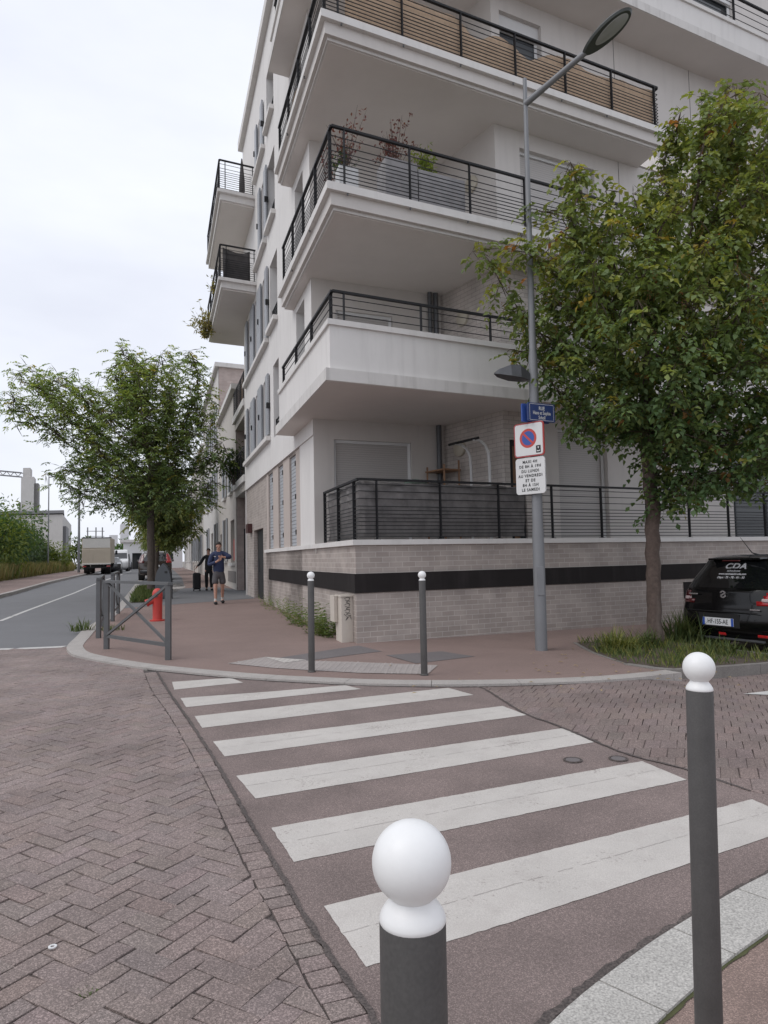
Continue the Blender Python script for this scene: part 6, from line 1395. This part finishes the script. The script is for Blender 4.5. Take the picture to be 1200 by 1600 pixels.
# passage between the corner building and its neighbour
def front_house(label, a0, a1, zt, m_, wins, depth=9, side=None, name='townhouse', b0=0.):
    o = thing(name, label, 'house', W((a0+a1)/2, b0+depth/2, -1.2)); mb = MB(); mb.wall(W(a0, b0, 0), dA, nA, a1-a0, -1.5, zt, [(x0-a0, x1-a0, z0, z1) for x0, x1, z0, z1, k in wins], dep=.25)
    mb.abpoly([(a0+.01, b0+.3), (a1-.01, b0+.3), (a1-.01, b0+depth), (a0+.01, b0+depth)], -1.5, zt-.02); mb.build('wall', m_, o)
    MB().abpoly([(a0-.002, b0+.02), (a0+.02, b0+.02), (a0+.02, b0+depth), (a0-.002, b0+depth)], -1.5, zt-.01).build('side_wall', side or m_, o)
    MB().abpoly([(a0-.15, b0-.2), (a1, b0-.2), (a1, b0+depth), (a0-.15, b0+depth)], zt, zt+.22).build('cornice', M['coping'], o)
    for x0, x1, z0, z1, k in wins:
        w = MB().ab(x0-.01, x1+.01, b0+.18, b0+.22, z0, z1).build('window' if k != 'd' else 'door', M['glass_dark'] if k != 'd' else M['metal_dark'], o)
        if k == 's':
            for s0, s1 in ((x0-.5, x0-.02), (x1+.02, x1+.5)): MB().ab(s0, s1, b0-.06, b0-.01, z0, z1).build('shutter', M['louver_grey'], w)
        if k in 'sw': MB().ab(x0-.1, x1+.1, b0-.12, b0-.003, z0-.12, z0-.01).build('sill', M['coping'], w)
    return o
pas = thing('entrance_passage', 'recessed passage with balconies between the corner building and the next house', 'building', W(16.2, 2.5, -1.2))
MB().ab(14.42, 18.0, 2.2, 2.4, -1.5, 7.2).build('back_wall', mat('passage_wall', (.30, .26, .24), .85), pas)
MB().ab(14.42, 18.0, .35, 2.2, 2.0, 2.25).build('ceiling', M['house_beige'], pas)
for z in (2.78, 5.50):
    s = MB().ab(14.42, 18.3, -.12, 2.2, z, z+.24).build('balcony_slab', M['coping'], pas); MB().ab(14.5, 18.2, -.02, 2.2, z-.28, z).build('beam', M['house_beige'], s)
    r = MB()
    for zz in [.12+.09*k for k in range(10)]+[1.02]: r.bar(W(14.45, -.05, z+.24+zz), W(18.2, -.05, z+.24+zz), .02, .02 if zz < 1 else .05)
    for a_ in (14.6, 15.8, 17.0, 18.15): r.bar(W(a_, -.05, z+.24), W(a_, -.05, z+1.26), .04, .05)
    r.build('railing', M['metal_dark'], pas)
gt = thing('metal_gate', 'dark barred metal gate closing the passage beside the brick building', 'gate', W(16.2, .3, -1.2)); g2 = MB()
g2.ab(14.45, 17.9, .34, .36, -1.25, 1.25); g2.build('panel', M['metal_dark'], gt); g3 = MB()
for k in range(24): g3.ab(14.5+.145*k, 14.54+.145*k, .29, .335, -1.2, 1.25)
g3.ab(14.45, 17.9, .27, .33, .0, .06); g3.build('bars', M['metal_dark'], gt)
shrub('bushy potted plant spilling over the passage balcony railing', W(17.2, -.1, 3.0), (.75, .6, 1.05), 900, 77, mixcol((3, (.055, .085, .04)), (2, (.08, .11, .05))), .14, .07, 'balcony_bush')
wp = thing('wooden_screen', 'wooden slat screens standing on the upper passage balcony', 'screen', W(16.5, .2, 5.74))
for k in range(3): MB().ab(15.2+k*.75, 15.85+k*.75, .1, .14, 5.76, 7.1-.15*k).build('panel', M['wood_pale'], wp)
front_house('beige terrace house directly past the passage gate, with a flat top', 18.0, 26.5, 6.9, M['house_beige'], [(18.8, 20.4, -.1, 1.7, 'w'), (22.2, 23.4, .0, 1.9, 's'), (19.6, 20.6, 2.9, 4.7, 's'), (22.6, 23.6, 2.9, 4.7, 's'), (24.9, 25.9, -1.25, 1.3, 'd')], side=M['brick_far'])
ps = thing('window_poster', 'blue, white and red poster in the ground floor window past the gate', 'poster', W(19.6, .1, .7)); MB().ab(18.95, 19.3, .10, .12, .0, 1.5).build('stripe', M['sign_blue'], ps); MB().ab(19.35, 19.75, .10, .12, .0, 1.5).build('stripe', M['sign_white'], ps); MB().ab(19.8, 20.2, .10, .12, .0, .9).build('stripe', M['sign_red'], ps)
MB().ab(18.3, 21.6, -.02, .0, -.92, -.45).build('wall_panel', mat('panel_grey', (.20, .18, .17), .7), bpy.data.objects['townhouse'])
front_house('taller pale house with a brick gable beyond the terrace house', 26.5, 40, 10.1, M['house_pale'], [(28, 29.2, .0, 2.0, 's'), (31, 32.4, -1.2, 1.6, 'd'), (34.5, 35.7, 0, 2, 's'), (28, 29.1, 3.1, 5, 's'), (31.2, 32.3, 3.1, 5, 's'), (34.6, 35.7, 3.1, 5, 's'), (28, 29.1, 6.3, 8.2, 's'), (31.2, 32.3, 6.3, 8.2, 's'), (34.6, 35.7, 6.3, 8.2, 's')], side=M['brick_far'])
front_house('long pale terrace house third along the footway', 40, 58, 8.0, M['house_beige'], [(42+3.4*i, 43.3+3.4*i, z, z+1.9, 's') for i in range(5) for z in (.0, 3.0)])
front_house('last pale terrace house at the far end of the footway', 58, 80, 6.6, M['house_pale'], [(60+4*i, 61.5+4*i, z, z+1.9, 'w') for i in range(5) for z in (.0, 3.0)])
wh = thing('white_house', 'small white house closing the far end of the footway', 'house', W(92, -2, -.9)); c = W(88, -2.2, 0)
mb = MB().wall(W(88, 0, 0), -dB, -dA, 7.5, -1.2, 2.6, [(1.2, 2.0, .0, 1.1), (3.0, 3.7, .1, 1.1), (5.2, 6.4, -.9, 1.2)], dep=.2); mb.abpoly([(88.3, -7.5), (96, -7.5), (96, 0), (88.3, 0)], -1.2, 2.55); mb.build('wall', mat('white_wall', (.70, .70, .70), .85), wh)
MB().abpoly([(87.7, -7.9), (96.2, -7.9), (96.2, .3), (87.7, .3)], 2.6, 2.95).build('roof', M['coping'], wh)
for x0, x1, z0, z1 in ((1.2, 2.0, .0, 1.1), (3.0, 3.7, .1, 1.1), (5.2, 6.4, -.9, 1.2)):
    MB().ab(88.15, 88.2, -x1, -x0, z0, z1).build('window', M['glass_dark'], wh)
# industrial yard across the street
def fbox(o, name, x0, x1, yt, Y, dep, m_, yb=885, parent=None):
    a, b, t_, d_ = at_y(x0, yt, Y), at_y(x1, yt, Y), at_y((x0+x1)/2, yt, Y), at_y((x0+x1)/2, yb, Y); z1, z0 = t_[2], d_[2]-1.5
    return MB().prism([(a[0], Y), (b[0], Y), (b[0]-.40*dep, Y+dep), (a[0]-.40*dep, Y+dep)], z0, z1).build(name, m_, parent or o)
M['ind_beige'] = mat('ind_beige', (.50, .485, .47), .9, var=.08, vscale=.3, dirt=.2); M['ind_dark'] = mat('ind_dark', (.20, .20, .21), .8)
ind = thing('industrial_building', 'low beige industrial hall behind the verge bushes', 'building', at_y(50, 880, 105)*np.array([1, 1, 0]))
fbox(ind, 'wall', -140, 98, 806, 105, 30, M['ind_beige']); fbox(ind, 'roof_edge', -142, 99.5, 802, 104.6, 31, M['ind_dark'], yb=806.5) if False else None
a, b = at_y(-142, 804, 104.7), at_y(100, 804, 104.7); MB().prism([(a[0], 104.7), (b[0], 104.7), (b[0]-14, 136), (a[0]-14, 136)], a[2]-.25, a[2]+.2).build('roof_edge', M['ind_dark'], ind)
fbox(ind, 'side_shed', 98.5, 103.5, 822, 106, 8, M['ind_dark'])
tow = thing('silo_tower', 'tall concrete plant tower rising above the industrial hall', 'tower', at_y(47, 880, 125)*np.array([1, 1, 0])); fbox(tow, 'shaft', 33, 53, 745, 125, 4, M['ind_beige']); fbox(tow, 'head', 36, 47.5, 731, 125.3, 3.4, M['ind_beige'], yb=760); fbox(tow, 'side_housing', 53, 60, 755, 125.8, 3, mat('ind_mid', (.24, .23, .225), .9)); fbox(tow, 'ladder_cage', 29.5, 33, 785, 125.8, 1, M['ind_dark'], yb=800)
cv = thing('conveyor', 'lattice conveyor bridge reaching the plant tower from the left', 'conveyor', at_y(0, 740, 125)); mb = MB(); p0, p1 = at_y(-60, 730, 125), at_y(34, 738.5, 125)
for dz in (0, -.75):
    for dy in (0, 1.2): mb.bar(p0+[0, dy, dz], p1+[0, dy, dz], .16, .16)
for k in range(16):
    f, g2_ = k/16, (k+1)/16; mb.bar(p0+(p1-p0)*f+[0, 0, -.75*(k % 2)], p0+(p1-p0)*g2_+[0, 0, -.75*((k+1) % 2)], .09, .09)
mb.build('truss', M['ind_dark'], cv)
def post(label, px, ytop, Y, r, arm=0, m_='lamp_grey'):
    t_ = at_y(px, ytop, Y); zb = RD(t_[0], Y); o = thing('lamp_post', label, 'lamp post', (t_[0], Y, zb)); MB().tube([(t_[0], Y, zb-.1), (t_[0], Y, t_[2])], [r, r*.6], 10).build('pole', M[m_], o)
    if arm: MB().bar((t_[0], Y, t_[2]-.1), (t_[0]+arm, Y, t_[2]), .08, .08).build('arm', M[m_], o); MB().box((t_[0]+arm*1.1, Y, t_[2]), (.5, .22, .1), 0, .03).build('lantern', M['metal_grey'], o)
    return o
post('thin lamp post rising from the verge bushes before the industrial hall', 76.5, 744, 62, .07, 1.2); post('thicker grey post on the verge just left of the truck', 124, 760, 66, .13)
gy = thing('railway_gantry', 'thin overhead line gantry far behind the truck', 'gantry', at_y(150, 880, 170)*np.array([1, 1, 0])); mb = MB()
for px in (137, 150, 160): t_ = at_y(px, 824, 170); mb.bar((t_[0], 170, .3), t_, .22, .22)
for yy in (830, 838): mb.bar(at_y(135, yy, 170), at_y(163, yy, 170), .14, .14)
mb.build('frame', M['ind_dark'], gy)
for i, (x0, x1, yt, Y, lab) in enumerate(((171, 184, 836, 240, 'left and lower of two pale tower blocks in the far distance'), (189, 202, 818, 260, 'right and taller of two pale tower blocks in the far distance'))):
    o = thing('tower_block', lab, 'building', at_y((x0+x1)/2, 880, Y)*np.array([1, 1, 0])); fbox(o, 'wall', x0, x1, yt, Y, 14, M['far_pale'])
cfar = mixcol((3, (.10, .15, .06)), (2, (.13, .17, .07)))
for i, (px, Y, r_, h, lab) in enumerate(((183, 132, 2.6, 4.4, 'round green tree standing in the distance right of the white van'), (197, 140, 2.0, 3.2, 'yellowish small tree beside the distant round one'), (112, 120, 4.0, 6.0, 'pale yellow-green trees behind the grey post'), (160, 150, 4.0, 3.6, 'low green trees behind the truck roof'))):
    q = at_y(px, 882, Y); shrub(lab, (q[0], Y, .4), (r_, r_, h*.62), 900, 90+i, cfar if i else cg, .7, .32, 'far_tree', cat='tree')
